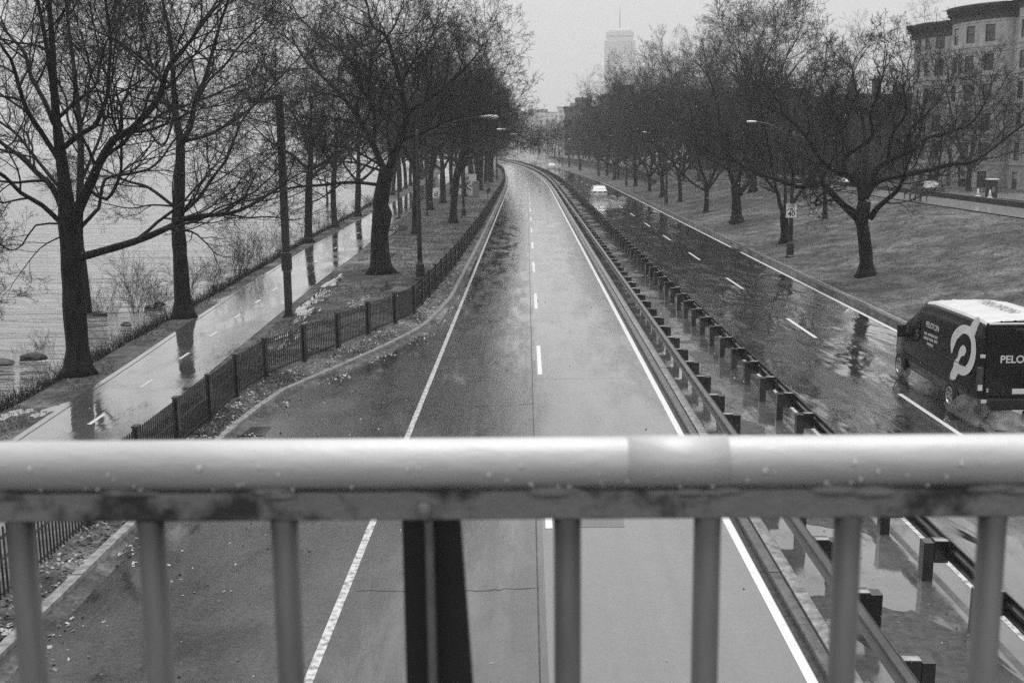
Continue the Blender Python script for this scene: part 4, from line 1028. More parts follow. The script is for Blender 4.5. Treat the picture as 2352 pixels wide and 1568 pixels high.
def car(loc, rz, paint, label, suv=False, lit=False, group=None, k=1.0):
    root = empty('car' if not suv else 'sport_utility_vehicle', loc, rz, label, 'car', group); root.scale = (k, k, k)
    Lc, w, hb, ht = (4.75, .91, .92, 1.46) if not suv else (4.8, .97, 1.08, 1.86)
    S = []
    for u, zt, ww in ((0, hb*.80, .86), (.02, hb*.98, .94), (.12, hb+.06, 1.), (.3, hb+.03, 1.), (.6, hb+.01, 1.), (.74, hb-.02, .99), (.92, hb-.14, .94), (.98, hb-.24, .86), (1, hb-.38, .76)) if not suv else \
            ((0, hb*.9, .93), (.02, hb+.02, .97), (.3, hb+.02, 1.), (.7, hb, 1.), (.93, hb-.08, .95), (1, hb-.3, .82)):
        a = w*ww; S.append((u*Lc, [(0, .22), (a*.88, .22), (a*.97, .34), (a, .58), (a*.99, zt-.13), (a*.93, zt-.03), (a*.5, zt+.01), (0, zt+.02)]))
    bd_ = loft(S).build('body', paint, root, smooth=True); bd_.modifiers.new('es', 'EDGE_SPLIT').split_angle = math.radians(40)
    C = []
    prof = ((.13, hb+.03, .60), (.19, ht-.16, .56), (.27, ht-.03, .55), (.40, ht, .55), (.55, ht-.03, .55), (.64, ht-.26, .57), (.75, hb, .60)) if not suv else ((.0+.02, hb, .66), (.07, ht-.1, .6), (.12, ht, .6), (.5, ht, .6), (.58, ht-.1, .6), (.70, hb, .64))
    for u, zt, tw in prof:
        hb_ = hb-.04; a0 = w*.90; a1 = w*tw/.66; hgt = max(.02, zt-hb_); f_ = hgt/(ht-hb_)
        a1 = a0+(w*tw*1.32-a0)*f_; C.append((u*Lc, [(0, hb_-.02), (a0*.98, hb_-.02), (a0, hb_), ((a0+a1)/2, hb_+hgt*.5), (a1, hb_+hgt*.9), (a1*.9, hb_+hgt), (0, hb_+hgt+.02)]))
    gl = loft(C).build('window_glass', M_GLASS if not paint is M_CARW else mat_cglass, root, smooth=True); gl.modifiers.new('es', 'EDGE_SPLIT').split_angle = math.radians(35)
    R = []
    for u, zt, tw in prof[2 if not suv else 1:5]:
        a = w*tw*1.32; R.append((u*Lc, [(0, zt-.06), (a*.98, zt-.06), (a*.93, zt+.012), (a*.5, zt+.035), (0, zt+.04)]))
    R = [(R[0][0]-.08, [(x, z-.02) for x, z in R[0][1]])]+R+[(R[-1][0]+.08, [(x, z-.03) for x, z in R[-1][1]])]
    loft(R).build('roof', paint, root, smooth=True)
    for sx in (-1, 1):
        pil = MB()
        q = [Vector((sx*w*(.90), C[0][0]+.05, hb-.02)), Vector((sx*(w*prof[1][2]*1.32+.005), C[1][0]+.05, prof[1][1]-.02)), Vector((sx*(w*prof[2][2]*1.32-.02), C[2][0]+.05, prof[2][1]-.02))]
        pil.tube(q, .035, 6).build('pillar', paint, root); pil = MB(); q = [Vector((sx*w*.9, C[-1][0]-.1, hb-.02)), Vector((sx*(w*prof[-2][2]*1.32), C[-2][0], prof[-2][1]-.04)), Vector((sx*w*prof[-3][2]*1.3, C[-3][0], prof[-3][1]-.02))]; pil.tube(q, .03, 6).build('pillar', paint, root)
        ym = Lc*.42; MB().tube([Vector((sx*(w*.9+.006), ym, hb-.02)), Vector((sx*(w*.725), ym-.05, ht-.08))], .03, 6).build('pillar', paint, root)
        for yy in (.19*Lc, .81*Lc): wheel(root, sx*(w-.12), yy, .33 if not suv else .38, .21, sx)
        MB().box(sx*w+min(0, sx*.16), sx*w+max(0, sx*.16), Lc*.62, Lc*.62+.09, hb+.0, hb+.13).build('mirror', M_CARD, root, bevel=.02)
        MB().box(sx*w*.68-.17, sx*w*.68+.17, -.02, .1, hb-.24, hb-.07).build('tail_light', M_LAMPR, root, bevel=.02)
        MB().lathe([(.11, -.01), (.11, .03), (.02, .05)], 14, o=(sx*w*.62, Lc*.985, hb-.36), axis='y').build('headlight', M_HEAD if lit else M_GREYP, root)
    MB().box(-.9*w, .9*w, -.09, .1, .34, .56).build('bumper', paint, root, bevel=.05)
    MB().box(-.26, .26, -.035, .03, hb-.22, hb-.1).build('licence_plate', M_GREYP, root)
    MB().box(-.55, .55, Lc-.05, Lc+.01, .38, .52).build('grille', M_BLACK, root)
    return root
mat_cglass = mat('pale_reflecting_glass', .18, .3, rough=.1, scale=2, coat=1)
car((8.45, 131.5, .005), .02, M_CARW, 'white sedan driving away through spray in the left eastbound lane', k=1.)
car(P(287, 9.6, .005), .04, M_CARW, 'small white car far down the eastbound lanes, beyond the white sedan')
car(P(368, 10.4, .005), .07, M_CARD, 'dim grey car in the haze ahead of the small white car')
car(P(430, 9.0, .005), .09, M_CARW, 'faint farthest car on the eastbound side')
car(P(456, 2.0, .005), math.pi+.1, M_CARD, 'oncoming car with lit headlights at the far curve', lit=True)
car(P(478, -1.0, .005), math.pi+.1, M_CARD, 'second oncoming car with lit headlights behind the first at the curve', lit=True)
# parked and moving cars on the upper street
for px, py, s, m_, sv, lab in ((1667, 402, 196, M_CARD, True, 'dark sport utility vehicle with pale bumper above the grass bank'), (1637, 398, 215, M_CARD, True, 'dark vehicle just left of the sport utility vehicle on the upper street'),
                           (1560, 396, 232, M_CARW, False, 'pale car parked behind the mound trees'), (1890, 400, 122, M_CARW, False, 'white car parked behind the speed limit lamp post'),
                           (1332, 366, 430, M_CARW, True, 'white van-like vehicle on the raised far street'), (1408, 372, 330, M_CARD, True, 'dark vehicle at the top of the far retaining wall'), (2150, 418, 100, M_CARD, False, 'dark car parked by the sidewalk behind the benches')):
    x = gy(px, py, s).x; x = min(max(x, 34.6+dx(s)), 38.2+dx(s)) if s < 300 else 35+dx(s)
    car((x, s, Hst(36, s)+.11), math.pi if s in (196, 215) else 0, m_, lab, suv=sv, group='vehicles on the upper street')

# ------------------------------------------------------------------ row houses with bowed fronts
FP0 = Vector((46.6, 140.2, 0)); FU = Vector((.347, -.938, 0)).normalized(); FN = Vector((-.938, -.347, 0)).normalized()
def fpos(u, out=0, z=0): return FP0+FU*u+FN*out+Vector((0, 0, z))
M_PANE = mat('window_pane', .015, .05, rough=.08, scale=.5, coat=1)
def house(name, label, u0, u1, bow, zroof, rows, cols, corn, stone, depth=14, flat=0.):
    """bow: (u_start, u_end, bulge); cols: list of (u centre, width)"""
    root = empty(name, fpos((u0+u1)/2, 0, .9), 0, label, 'building', 'stone row houses on the upper street'); inv = Matrix.Translation(-fpos((u0+u1)/2, 0, .9))
    def off(u):
        a, c, d = bow
        if a < u < c: q = (u-a)/(c-a)*2-1; return d*math.sqrt(max(0, 1-q*q)) if d > 0 else 0
        return 0
    us = {u0, u1, bow[0], bow[1]}
    for c, w in cols: us |= {c-w/2, c+w/2}
    N = 18
    for k in range(N+1): 
        u = bow[0]+(bow[1]-bow[0])*(1-math.cos(math.pi*k/N))/2
        if not any(c-w/2-.05 < u < c+w/2+.05 for c, w in cols): us.add(u)
    us = sorted(u for u in us if u0 <= u <= u1)
    wall = MB(); z0 = -1.
    zs = [z0]
    for zc, h in rows: zs += [zc-h/2, zc+h/2]
    zs = sorted(zs)+[zroof]
    def isop(ua, ub, za, zb):
        um, zm = (ua+ub)/2, (za+zb)/2
        return any(abs(um-c) < w/2 for c, w in cols) and any(abs(zm-zc) < h/2 for zc, h in rows)
    for ua, ub in zip(us, us[1:]):
        for za, zb in zip(zs, zs[1:]):
            if isop(ua, ub, za, zb):
                continue
            wall.quad(fpos(ua, off(ua), za), fpos(ub, off(ub), za), fpos(ub, off(ub), zb), fpos(ua, off(ua), zb))
    for u in (u0, u1): wall.quad(fpos(u, off(u), z0), fpos(u, -depth, z0), fpos(u, -depth, zroof), fpos(u, off(u), zroof))
    wall.quad(fpos(u0, -depth, z0), fpos(u1, -depth, z0), fpos(u1, -depth, zroof), fpos(u0, -depth, zroof))
    for c, w in cols:                                          # reveals
        A, B_ = (c-w/2, off(c-w/2)), (c+w/2, off(c+w/2))
        for zc, h in rows:
            a0, b0, a1, b1 = fpos(A[0], A[1], zc-h/2), fpos(B_[0], B_[1], zc-h/2), fpos(A[0], A[1], zc+h/2), fpos(B_[0], B_[1], zc+h/2)
            n = (b0-a0).cross(Vector((0, 0, 1))).normalized(); n = n if n.dot(FN) < 0 else -n; dd = n*.22
            for p, q in ((a0, b0), (b0, b1), (b1, a1), (a1, a0)): wall.quad(p, q, q+dd, p+dd)
    o = wall.build('wall', stone, root); o.matrix_parent_inverse = inv
    # floor bands, sills
    for zc, h in rows[1:]:
        for z_, pr, hh in ((zc+h/2+.28+ .0, .07, .10), (zc-h/2-.5, .10, .16)):
            bnd = MB()
            for ua, ub in zip(us, us[1:]):
                p, q = fpos(ua, off(ua)+pr, z_), fpos(ub, off(ub)+pr, z_); p2, q2 = fpos(ua, off(ua)-.02, z_), fpos(ub, off(ub)-.02, z_); H_ = Vector((0, 0, hh))
                bnd.quad(p, q, q+H_, p+H_); bnd.quad(p+H_, q+H_, q2+H_, p2+H_); bnd.quad(p, p2, q2, q)
            o = bnd.build('floor_band', stone, root); o.matrix_parent_inverse = inv
    cor = MB(); prof = [(.0, -1.55), (.14, -1.5), (.16, -1.0), (.35, -.75), (.55, -.6), (.95, -.22), (1.0, 0), (.9, .10), (-.3, .12)]
    uu = [u0-.5 if corn[0] else u0]+us[1:-1]+[u1+.0]
    for ua, ub in zip(uu, uu[1:]):
        oa, ob = off(ua), off(ub)
        for (p, z), (q, w) in zip(prof, prof[1:]):
            cor.quad(fpos(ua, oa+p, zroof+z), fpos(ub, ob+p, zroof+z), fpos(ub, ob+q, zroof+w), fpos(ua, oa+q, zroof+w))
    u = uu[0]
    for p, z in [(0, 0)]:
        cor.poly([fpos(u, off(us[0])+a, zroof+b_) for a, b_ in prof]); cor.poly([fpos(uu[-1], off(uu[-1])+a, zroof+b_) for a, b_ in prof])
    k = 0; x = u0+.2
    while x < u1-.2:                                            # brackets
        a = fpos(x, off(x)+.15, zroof-1.0); cor.bar(a, a+FN*.55+Vector((0, 0, .42)), .14, .16); x += .62
    o = cor.build('cornice', M_CORN, root); o.matrix_parent_inverse = inv
    rf = MB().quad(fpos(u0, bow[2], zroof+.02), fpos(u1, bow[2], zroof+.02), fpos(u1, -depth, zroof+.02), fpos(u0, -depth, zroof+.02)).build('roof', M_CORN, root); rf.matrix_parent_inverse = inv
    rnd = random.Random(int(u0*10)+3)
    for c, w in cols:
        A, B_ = (c-w/2, off(c-w/2)), (c+w/2, off(c+w/2))
        for zc, h in rows:
            a0, b0 = fpos(A[0], A[1], zc-h/2), fpos(B_[0], B_[1], zc-h/2); X = (b0-a0); L = X.length; X.normalize(); n = X.cross(Vector((0, 0, 1))).normalized(); n = n if n.dot(FN) > 0 else -n
            org = a0-n*.10; Z = Vector((0, 0, 1)); fr_ = MB()
            def rect(mb, x0, x1, z0_, z1_, d): mb.quad(org+X*x0+Z*z0_+n*d, org+X*x1+Z*z0_+n*d, org+X*x1+Z*z1_+n*d, org+X*x0+Z*z1_+n*d)
            t = .11
            for x0, x1, q0, q1 in ((0, L, 0, t), (0, L, h-t, h), (0, t, t, h-t), (L-t, L, t, h-t), (t, L-t, h*.5-.04, h*.5+.04)): rect(fr_, x0, x1, q0, q1, 0)
            f_ = fr_.build('window', M_CORN, root); f_.matrix_parent_inverse = inv
            pn = MB(); rect(pn, t, L-t, t, h-t, -.04); g = pn.build('pane', M_PANE, f_)
            if rnd.random() < .45:
                q = rnd.choice([.5, .75, .35]); bl = MB(); rect(bl, t, L-t, h-t-(h-2*t)*q, h-t, -.035); g = bl.build('blind', M_BLIND if rnd.random() < .5 else M_GREYP, f_)
    return root
ROWS = [(1.9, 1.9), (5.0, 1.9), (8.2, 1.75), (11.35, 1.75), (14.5, 1.75), (17.6, 1.8)]
house('bow_front_house', 'narrow pale stone house with a shallow bow and dark cornice, farthest of the three', 0, 6.4, (1.2, 5.2, .55), 19.6, ROWS, [(1.05, .75), (2.9, .85), (4.75, .95)], (True,), M_STONE)
house('bow_front_house', 'pale stone house with a wide curved bow front and three windows per floor', 6.4, 16.6, (6.9, 16.1, 1.9), 20.6, ROWS, [(8.9, 1.1), (11.5, 1.35), (14.1, 1.1)], (False,), M_STONE)
house('bow_front_house', 'pale stone bow-fronted house cut off by the right frame edge', 16.6, 27.5, (17.0, 27.0, 2.2), 21.3, ROWS, [(19.2, 1.15), (22, 1.4), (24.8, 1.15)], (True,), M_STONE)
# darker, lower houses further along, seen through the crowns
for i, (u0, u1, zr_, lab) in enumerate([(-9.5, -.8, 11.2, 'low dark brick house with chimney directly left of the pale stone houses'), (-19, -9.7, 12.2, 'dark brick house half hidden behind crowns, second left of the pale stone houses'), (-30, -19.2, 11.4, 'dark brick house hidden behind the tallest trees, third left of the stone houses'),
                                        (-42, -30.2, 12.6, 'dark brick house behind the mound trees with two chimneys'), (-56, -42.3, 14.5, 'tall dark brick house deep behind the grass mound')]):
    r_ = house('brick_row_house', lab, u0, u1, (u0+1, u1-1, 0.), zr_, ROWS[:3 if zr_ < 12.5 else 4], [(u0+1.6+k*(u1-u0-3.2)/3, .95) for k in range(4)], (False,), M_BRICK)
    inv = Matrix.Translation(-r_.location)
    rf = [c for c in r_.children if c.name.startswith('roof')][0]
    for q in (.25, .8):
        c_ = fpos(u0+(u1-u0)*q, -3.5, zr_); o = MB().box(c_.x-.5, c_.x+.5, c_.y-.35, c_.y+.35, zr_, zr_+1.9).box(c_.x-.6, c_.x+.6, c_.y-.45, c_.y+.45, zr_+1.9, zr_+2.05).box(c_.x-.35, c_.x-.1, c_.y-.15, c_.y+.15, zr_+2.05, zr_+2.4).box(c_.x+.1, c_.x+.35, c_.y-.15, c_.y+.15, zr_+2.05, zr_+2.4).build('chimney', M_BRICK, rf)
# mid-distance blocks
def block(name, label, x, y, w, d, h, m, floors, bays, group=None, rz=0., steps=None):
    r_ = empty(name, (x, y, 0), rz, label, 'building', group)
    b = MB().box(-w/2, w/2, -d/2, d/2, -2, h)
    b.build('wall', m, r_)
    MB().box(-w/2-.4, w/2+.4, -d/2-.4, d/2+.4, h, h+.8).box(-w*.2, w*.25, -d*.2, d*.2, h+.8, h+4).build('roof', M_CORN, r_)
    fh = (h-3)/floors
    for i in range(floors):
        for k in range(bays):
            xx = -w/2+(k+.5)*w/bays; MB().box(xx-w/bays*.28, xx+w/bays*.28, -d/2-.02, -d/2+.1, 2+i*fh+fh*.25, 2+i*fh+fh*.8).build('window', M_PANE, r_)
        nb = max(2, int(d/w*bays))
        for k in range(nb):
            yy = -d/2+(k+.5)*d/nb; MB().box(-w/2-.02, -w/2+.1, yy-d/nb*.28, yy+d/nb*.28, 2+i*fh+fh*.25, 2+i*fh+fh*.8).build('window', M_PANE, r_)
    return r_
block('apartment_block', 'dark stepped apartment block rising behind the far trees, under the slab tower', 33, 395, 15, 14, 21.5, M_BRICK, 6, 5)
block('apartment_block', 'lower dark block at the left end of the far right trees', 20.5, 420, 13, 14, 18.5, M_BRICK, 5, 4)
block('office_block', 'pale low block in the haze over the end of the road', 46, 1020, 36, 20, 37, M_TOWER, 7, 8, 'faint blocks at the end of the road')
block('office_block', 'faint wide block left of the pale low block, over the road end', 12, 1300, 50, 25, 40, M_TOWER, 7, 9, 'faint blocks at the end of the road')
M_TGLASS = mat('tower_glass_hazed', .30, .36, rough=.3, scale=.05)  # lighter than the other panes, distance haze put into the glass colour
# two faint towers, their pale colours adding to the haze volume
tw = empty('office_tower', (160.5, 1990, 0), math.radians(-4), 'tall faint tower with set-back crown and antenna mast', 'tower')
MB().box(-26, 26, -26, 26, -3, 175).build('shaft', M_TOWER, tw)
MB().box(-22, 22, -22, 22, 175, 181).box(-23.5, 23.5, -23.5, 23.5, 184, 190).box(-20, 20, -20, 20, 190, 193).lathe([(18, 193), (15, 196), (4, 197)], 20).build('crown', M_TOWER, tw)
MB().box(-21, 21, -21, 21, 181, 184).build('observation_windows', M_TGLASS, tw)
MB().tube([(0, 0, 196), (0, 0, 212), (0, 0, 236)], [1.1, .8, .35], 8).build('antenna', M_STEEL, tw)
for i in range(44):
    z = 4+i*3.9
    MB().box(-26.05, 26.05, -26.05, 26.05, z, z+1.7).build('window_band', M_TGLASS, tw)
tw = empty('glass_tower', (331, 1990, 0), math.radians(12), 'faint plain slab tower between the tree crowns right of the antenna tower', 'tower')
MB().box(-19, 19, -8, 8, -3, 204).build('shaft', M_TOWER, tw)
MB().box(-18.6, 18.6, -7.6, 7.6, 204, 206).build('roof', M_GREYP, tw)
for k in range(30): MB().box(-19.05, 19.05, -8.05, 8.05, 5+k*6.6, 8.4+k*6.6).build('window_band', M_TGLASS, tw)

# ------------------------------------------------------------------ retaining walls
b = MB(); prev = None
for s in list(range(160, 420, 6)):
    z1 = 1.2+.9*sm(160, 176, s); a = P(s, 17.9, -.3); c = P(s, 18.25, -.3)
    if prev: 
        p, q, zz0 = prev
        Z0, Z1 = Vector((0, 0, zz0+.3)), Vector((0, 0, z1+.3))
        b.quad(p, a, a+Z1, p+Z0); b.quad(q, c, c+Z1, q+Z0); b.quad(p+Z0, a+Z1, c+Z1, q+Z0)
    prev = (a, c, z1)
o = b.build('retaining_wall', M_WALL); setp(o, 'long dark stone retaining wall beyond the grass mound on the right', 'wall')
b = MB(); prev = None
for s in range(20, 150, 3):
    a, c = P(s, 30.15, 0), P(s, 30.45, 0); z0, z1 = Hst(30, s)-1.2, Hst(28, s)+.38
    if prev:
        p, q, y0, y1 = prev
        f = lambda v, z: Vector((v.x, v.y, z))
        b.quad(f(p, y0), f(a, z0), f(a, z1), f(p, y1)); b.quad(f(q, y0), f(c, z0), f(c, z1), f(q, y1)); b.quad(f(p, y1), f(a, z1), f(c, z1), f(q, y1))
    prev = (a, c, z0, z1)
o = b.build('terrace_wall', M_WALL); setp(o, 'low dark wall along the terrace path behind the benches', 'wall')

# ------------------------------------------------------------------ benches, bin, cones, murals
def bench(loc, label, L=3.4):
    r_ = empty('park_bench', loc, 0, label, 'bench', 'park benches on the terrace path')
    M_B = M_STEEL
    s_ = MB()
    for k in range(4): s_.box(-.02+.11*k, .07+.11*k, -L/2, L/2, .43, .46)
    s_.build('seat', M_B, r_, bevel=.004)
    s_ = MB()
    for k in range(3): s_.box(.44+.03*k, .47+.03*k, -L/2, L/2, .52+.13*k, .63+.13*k)
    s_.build('backrest', M_B, r_, bevel=.004)
    for k in range(4):
        y = -L/2+.06+k*(L-.12)/3
        MB().box(0, .05, y-.03, y+.03, 0, .43).build('leg', M_B, r_); MB().box(.42, .47, y-.03, y+.03, 0, .45).box(.47, .52, y-.03, y+.03, .4, .9).box(0, .47, y-.02, y+.02, .38, .42).build('leg', M_B, r_)
        if k in (0, 3): MB().box(-.03, .45, y-.03, y+.03, .62, .66).box(-.02, .03, y-.03, y+.03, .43, .62).build('armrest', M_B, r_)
for px, py, lab in ((2270, 490, 'long dark park bench nearer the right frame edge on the terrace path'), (2049, 464, 'dark park bench on the terrace path seen through the low-forked tree')):
    p = gp(px, py); bench(Vector((max(p.x, 26.6), p.y, H(max(p.x, 26.6), p.y)+.05)), lab)
p = Vector((31.6, 78, Hst(31.6, 78)))
r_ = empty('utility_pillar', p, 0, 'dark pillar with a pale cap standing behind the low terrace wall', 'pillar')
MB().box(-.3, .3, -.3, .3, -.2, 2.35).build('body', M_IRON, r_, bevel=.03); MB().box(-.34, .34, -.34, .34, 2.35, 2.43).build('cap', M_WHITE, r_, bevel=.01); MB().box(-.1, .1, -.31, -.29, 1.5, 1.9).build('label_plate', M_GREYP, r_)
for i, (dy_, lab) in enumerate(((-1., 'white cone on the low terrace wall, left of the pair'), (-3.0, 'white cone on the low terrace wall, right of the pair'))):
    s = 78+dy_; q = P(s, 30.3, Hst(28, s)+.39)
    r_ = empty('traffic_cone', q, 0, lab, 'cone', 'white cones on the terrace wall')
    MB().box(-.16, .16, -.16, .16, 0, .03).build('base', M_WHITE, r_); MB().lathe([(.13, .03), (.035, .5), (.02, .51)], 12).build('cone_body', M_WHITE, r_, smooth=True)
def mural(x, y, w, h, seed, label, z=None):
    r_ = empty('mural_panel', (x, y, (H(x, y) if z is None else z)), 0, label, 'mural', 'white mural panels between the trees')
    MB().box(-w/2, w/2, -.04, .04, .15, h).build('board', M_WHITE, r_); MB().box(-w/2+.05, -w/2+.15, .04, .14, -.1, h*.8).box(w/2-.15, w/2-.05, .04, .14, -.1, h*.8).build('supports', M_IRON, r_)
    rr = random.Random(seed)
    for k in range(int(4+w*h*1.6)):
        b = MB()
        cx_, cz, R_ = rr.uniform(-w*.35, w*.35), rr.uniform(.15+h*.15, h*.88), rr.uniform(.10, .22)*min(w, h); a0 = rr.uniform(0, 6.28); n = 10
        for i in range(n):
            q0, q1 = i/n, (i+1)/n; r0, r1 = R_*(1-.75*q0), R_*(1-.75*q1); w0, w1 = .07*(1-q0)+.012, .07*(1-q1)+.012
            def pt(q, r): a = a0+q*5.; return (max(-w/2+.03, min(w/2-.03, cx_+r*math.cos(a))), -.046, max(.18, min(h-.03, cz+r*math.sin(a))))
            b.quad(pt(q0, r0+w0), pt(q0, max(.01, r0-w0)), pt(q1, max(.01, r1-w1)), pt(q1, r1+w1))
        b.build('painted_swirl', M_BLACK, r_)
mural(gy(1008, 440, 132).x, 132, 1.45, 1.25, 3, 'small low white panel painted with dark swirls, left of the larger ones')
mural(gy(1068, 430, 138).x-.55, 138.5, 1.9, 3.6, 5, 'tall white panel with black swirls behind the straight trunks')
mural(gy(1078, 430, 137).x+.1, 137, 1.5, 2.7, 8, 'white panel with a ragged dark curl right beside the tall white panel')
x = gy(1093, 435, 134).x; r_ = empty('grey_cabinet', (x, 134, H(x, 134)), 0, 'plain grey cabinet standing right of the white murals', 'cabinet'); MB().box(-.38, .38, -.3, .3, -.05, 1.95).build('body', M_GREYP, r_, bevel=.02); MB().box(-.33, .33, -.312, -.301, .1, 1.85).build('door', M_GREYP, r_, bevel=.005)

# ------------------------------------------------------------------ shore plants and rocks
rs = random.Random(21)
def shrub(loc, hgt, n, spread, label, group, seed):
    rr = random.Random(seed); r_ = empty('bare_shrub', loc, 0, label, 'shrub', group); out = []
    for i in range(n):
        a = rr.uniform(0, 6.28); lean = rr.uniform(.05, spread); p = Vector((rr.gauss(0, .10), rr.gauss(0, .10), -.05)); d = Vector((math.cos(a)*lean, math.sin(a)*lean, 1)).normalized(); L = hgt*rr.uniform(.5, 1.1)
        sp = Spec(seed=seed*7+i, kids=(4, 4, 3, 2), maxl=3, rmin=.004, ang=(15, 40), ratio=(.45, .5, .4, .4, .4)); grow(out, p, d, L, .009, 1, sp)
    crown_mesh('stems', out, M_TWIG, r_)
    b = MB()                                                    # dead leaf litter and stool at the foot
    for i in range(120):
        a, q = rr.uniform(0, 6.28), rr.gauss(0, .22); c = Vector((q*math.cos(a), q*math.sin(a), abs(rr.gauss(0, .12)))); u = rvec(rr).normalized()*.035; v = rvec(rr).normalized()*.03; b.quad(c, c+u, c+u+v, c+v)
    b.build('dead_leaves', M_DIRT, r_)
    return r_
SH = [(250, 760, 1.7, 24, .7, 'bare shrub at the water edge between the two big left trees, nearer one'), (330, 735, 2.3, 30, .6, 'tallest bare shrub at the water edge between the two big left trees'), (372, 718, 1.4, 18, .5, 'low bare shrub just left of the second tree on the shore'),
      (450, 690, 1.7, 20, .5, 'bare shrub on the shore just right of the second tree'), (505, 665, 1.6, 20, .5, 'bare shrub on the shore between the second tree and the black lamp post, nearer'), (560, 640, 1.8, 22, .5, 'bare shrub on the shore left of the black lamp post'),
      (610, 615, 2.2, 26, .6, 'dense bare shrub on the shore right beside the black lamp post'), (120, 830, .9, 16, .8, 'low shrub on the rocky shore left of the thick tree'), (60, 855, .7, 12, .9, 'lowest shrub at the left frame edge by the rocks')]
for i, (px, py, h_, n, spd, lab) in enumerate(SH):
    p = gp(px, py); shrub(Vector((p.x-.3, p.y, H(p.x-.3, p.y))), h_, n, spd, lab, 'bare shrubs along the water edge', 300+i)
for i in range(12):
    s = 62+i*9.+rs.uniform(-3, 3); t = interp(SHORE, s)+.6; p = P(s, t, Hst(t, s)); shrub(p, rs.uniform(1.2, 2.), 14, .6, 'far bare shrub in the strip along the water edge', 'far bare shrubs along the water edge', 400+i)
# undergrowth strip on the bank (uncountable)
out = []; rr = random.Random(8)
for i in range(11000):
    s = 22+150*rr.random()**1.5; t = interp(SHORE, s)+rr.uniform(-.5, 1.75)*(.6+.4*rr.random()); p = P(s, t, Hst(t, s)-.03); L = rr.uniform(.12, .5)*(1+.7*max(0, hnoise(s, 3, 1.9)))*(1 if rr.random() < .93 else 2.)
    d = Vector((rr.gauss(0, .35), rr.gauss(0, .35), 1)).normalized(); q = p+d*L*.5; q2 = q+Vector((d.x+rr.gauss(0, .3), d.y+rr.gauss(0, .3), d.z)).normalized()*L*.5
    out.append(([p, q, q2], [.006, .005, .003], 1)); e = q+Vector((rr.gauss(0, .4), rr.gauss(0, .4), .7)).normalized()*L*.4; out.append(([q, e], [.004, .003], 1))
setp(crown_mesh('bank_undergrowth', out, M_TWIG), 'tangled dead weeds covering the river bank', 'undergrowth', kind='stuff')
def rock(loc, sz, seed, label, group):
    bm = bmesh.new(); bmesh.ops.create_icosphere(bm, subdivisions=2, radius=1); rr = random.Random(seed); ph = [rr.uniform(0, 6) for _ in range(6)]
    for v in bm.verts:
        c = v.co; k = 1+.22*math.sin(2.1*c.x+ph[0])*math.sin(2.6*c.y+ph[1])+.14*math.sin(4.5*c.z+ph[2])+.08*math.sin(7*c.x+ph[3]); v.co = Vector((c.x*k*1.4, c.y*k, c.z*k*.55))*sz
    me = bpy.data.meshes.new('shore_rock'); bm.to_mesh(me); bm.free(); me.materials.append(M_ROCK)
    o = bpy.data.objects.new('shore_rock', me); COL.objects.link(o); o.location = loc; o.rotation_euler = (0, 0, rr.uniform(0, 6)); setp(o, label, 'rock', group)
for i, (px, py, sz, lab) in enumerate([(82, 822, .34, 'largest dark rock at the waterline, near the left frame edge'), (10, 832, .32, 'dark rock cut by the left frame edge at the waterline'), (230, 722, .26, 'dark flat rock in the water just left of the thick tree foot'), (365, 700, .26, 'dark rock between the shrubs on the shore'), (345, 705, .18, 'smaller dark rock beside the shore shrubs'), (520, 500, .22, 'dark rock out in the water right of the second tree'), (290, 745, .22, 'rock at the foot of the nearer shore shrub')]):
    p = gz(px, py, -.85); rock(p, sz, 50+i, lab, 'rocks along the shore')
pts = []; 
for i in range(60):
    s = 24+120*rr.random(); t = interp(SHORE, s)+rr.uniform(-1.0, .5); z = max(-.95, Hst(t, s)); pts.append((P(s, t, z), rr.uniform(.08, .28)))
b = MB()
for p, q in pts:
    n0 = len(b.v); b.lathe([(.02, -1), (.7, -.6), (1, 0), (.65, .6), (.05, .85)], 7); b.v[n0:] = [(v[0]*q*rr.uniform(.9, 1.3)+p.x, v[1]*q*rr.uniform(.8, 1.2)+p.y, v[2]*q*.6+p.z) for v in b.v[n0:]]
o = b.build('shore_stones', M_ROCK, smooth=True); setp(o, 'small dark stones scattered along the waterline', 'stones', kind='stuff')

# muddy bare soil and standing water beside the path
M_PUD = wet_mat('puddle', .05, .10, 2, .10, .02, .3, .5, .5, ripple=.08, grain=.05, cior=1.7)
def sheet(name, pts, m, dz):
    """flat irregular patch lying on the turf; pts are picture points of its outline"""
    w = [gp(*q) for q in pts]; c = sum(w, Vector())/len(w); zz = max(q.z for q in w)*.5+c.z*.5
    P2 = []
    n = len(w)
    for i in range(n):
        a, b_, c_, d_ = w[i-1], w[i], w[(i+1) % n], w[(i+2) % n]
        for k in range(4): t = k/4; P2.append(.5*((2*b_)+(c_-a)*t+(2*a-5*b_+4*c_-d_)*t*t+(3*b_-a-3*c_+d_)*t**3))
    b = MB(); N = len(P2)
    rj = random.Random(n)
    for q in P2: q.x += rj.gauss(0, .05); q.y += rj.gauss(0, .09)
    for q in P2: q.z = H(q.x, q.y)+dz
    c.z = H(c.x, c.y)+dz
    for i in range(N): b.poly([c, P2[i], P2[(i+1) % N]])
    o = b.build(name, m); o['kind'] = 'structure'; return o
def c6(l, ox=300, oy=1000, k=2.94): return [((ox+x/k)*.57422, (oy+y/k)*.57422) for x, y in l]
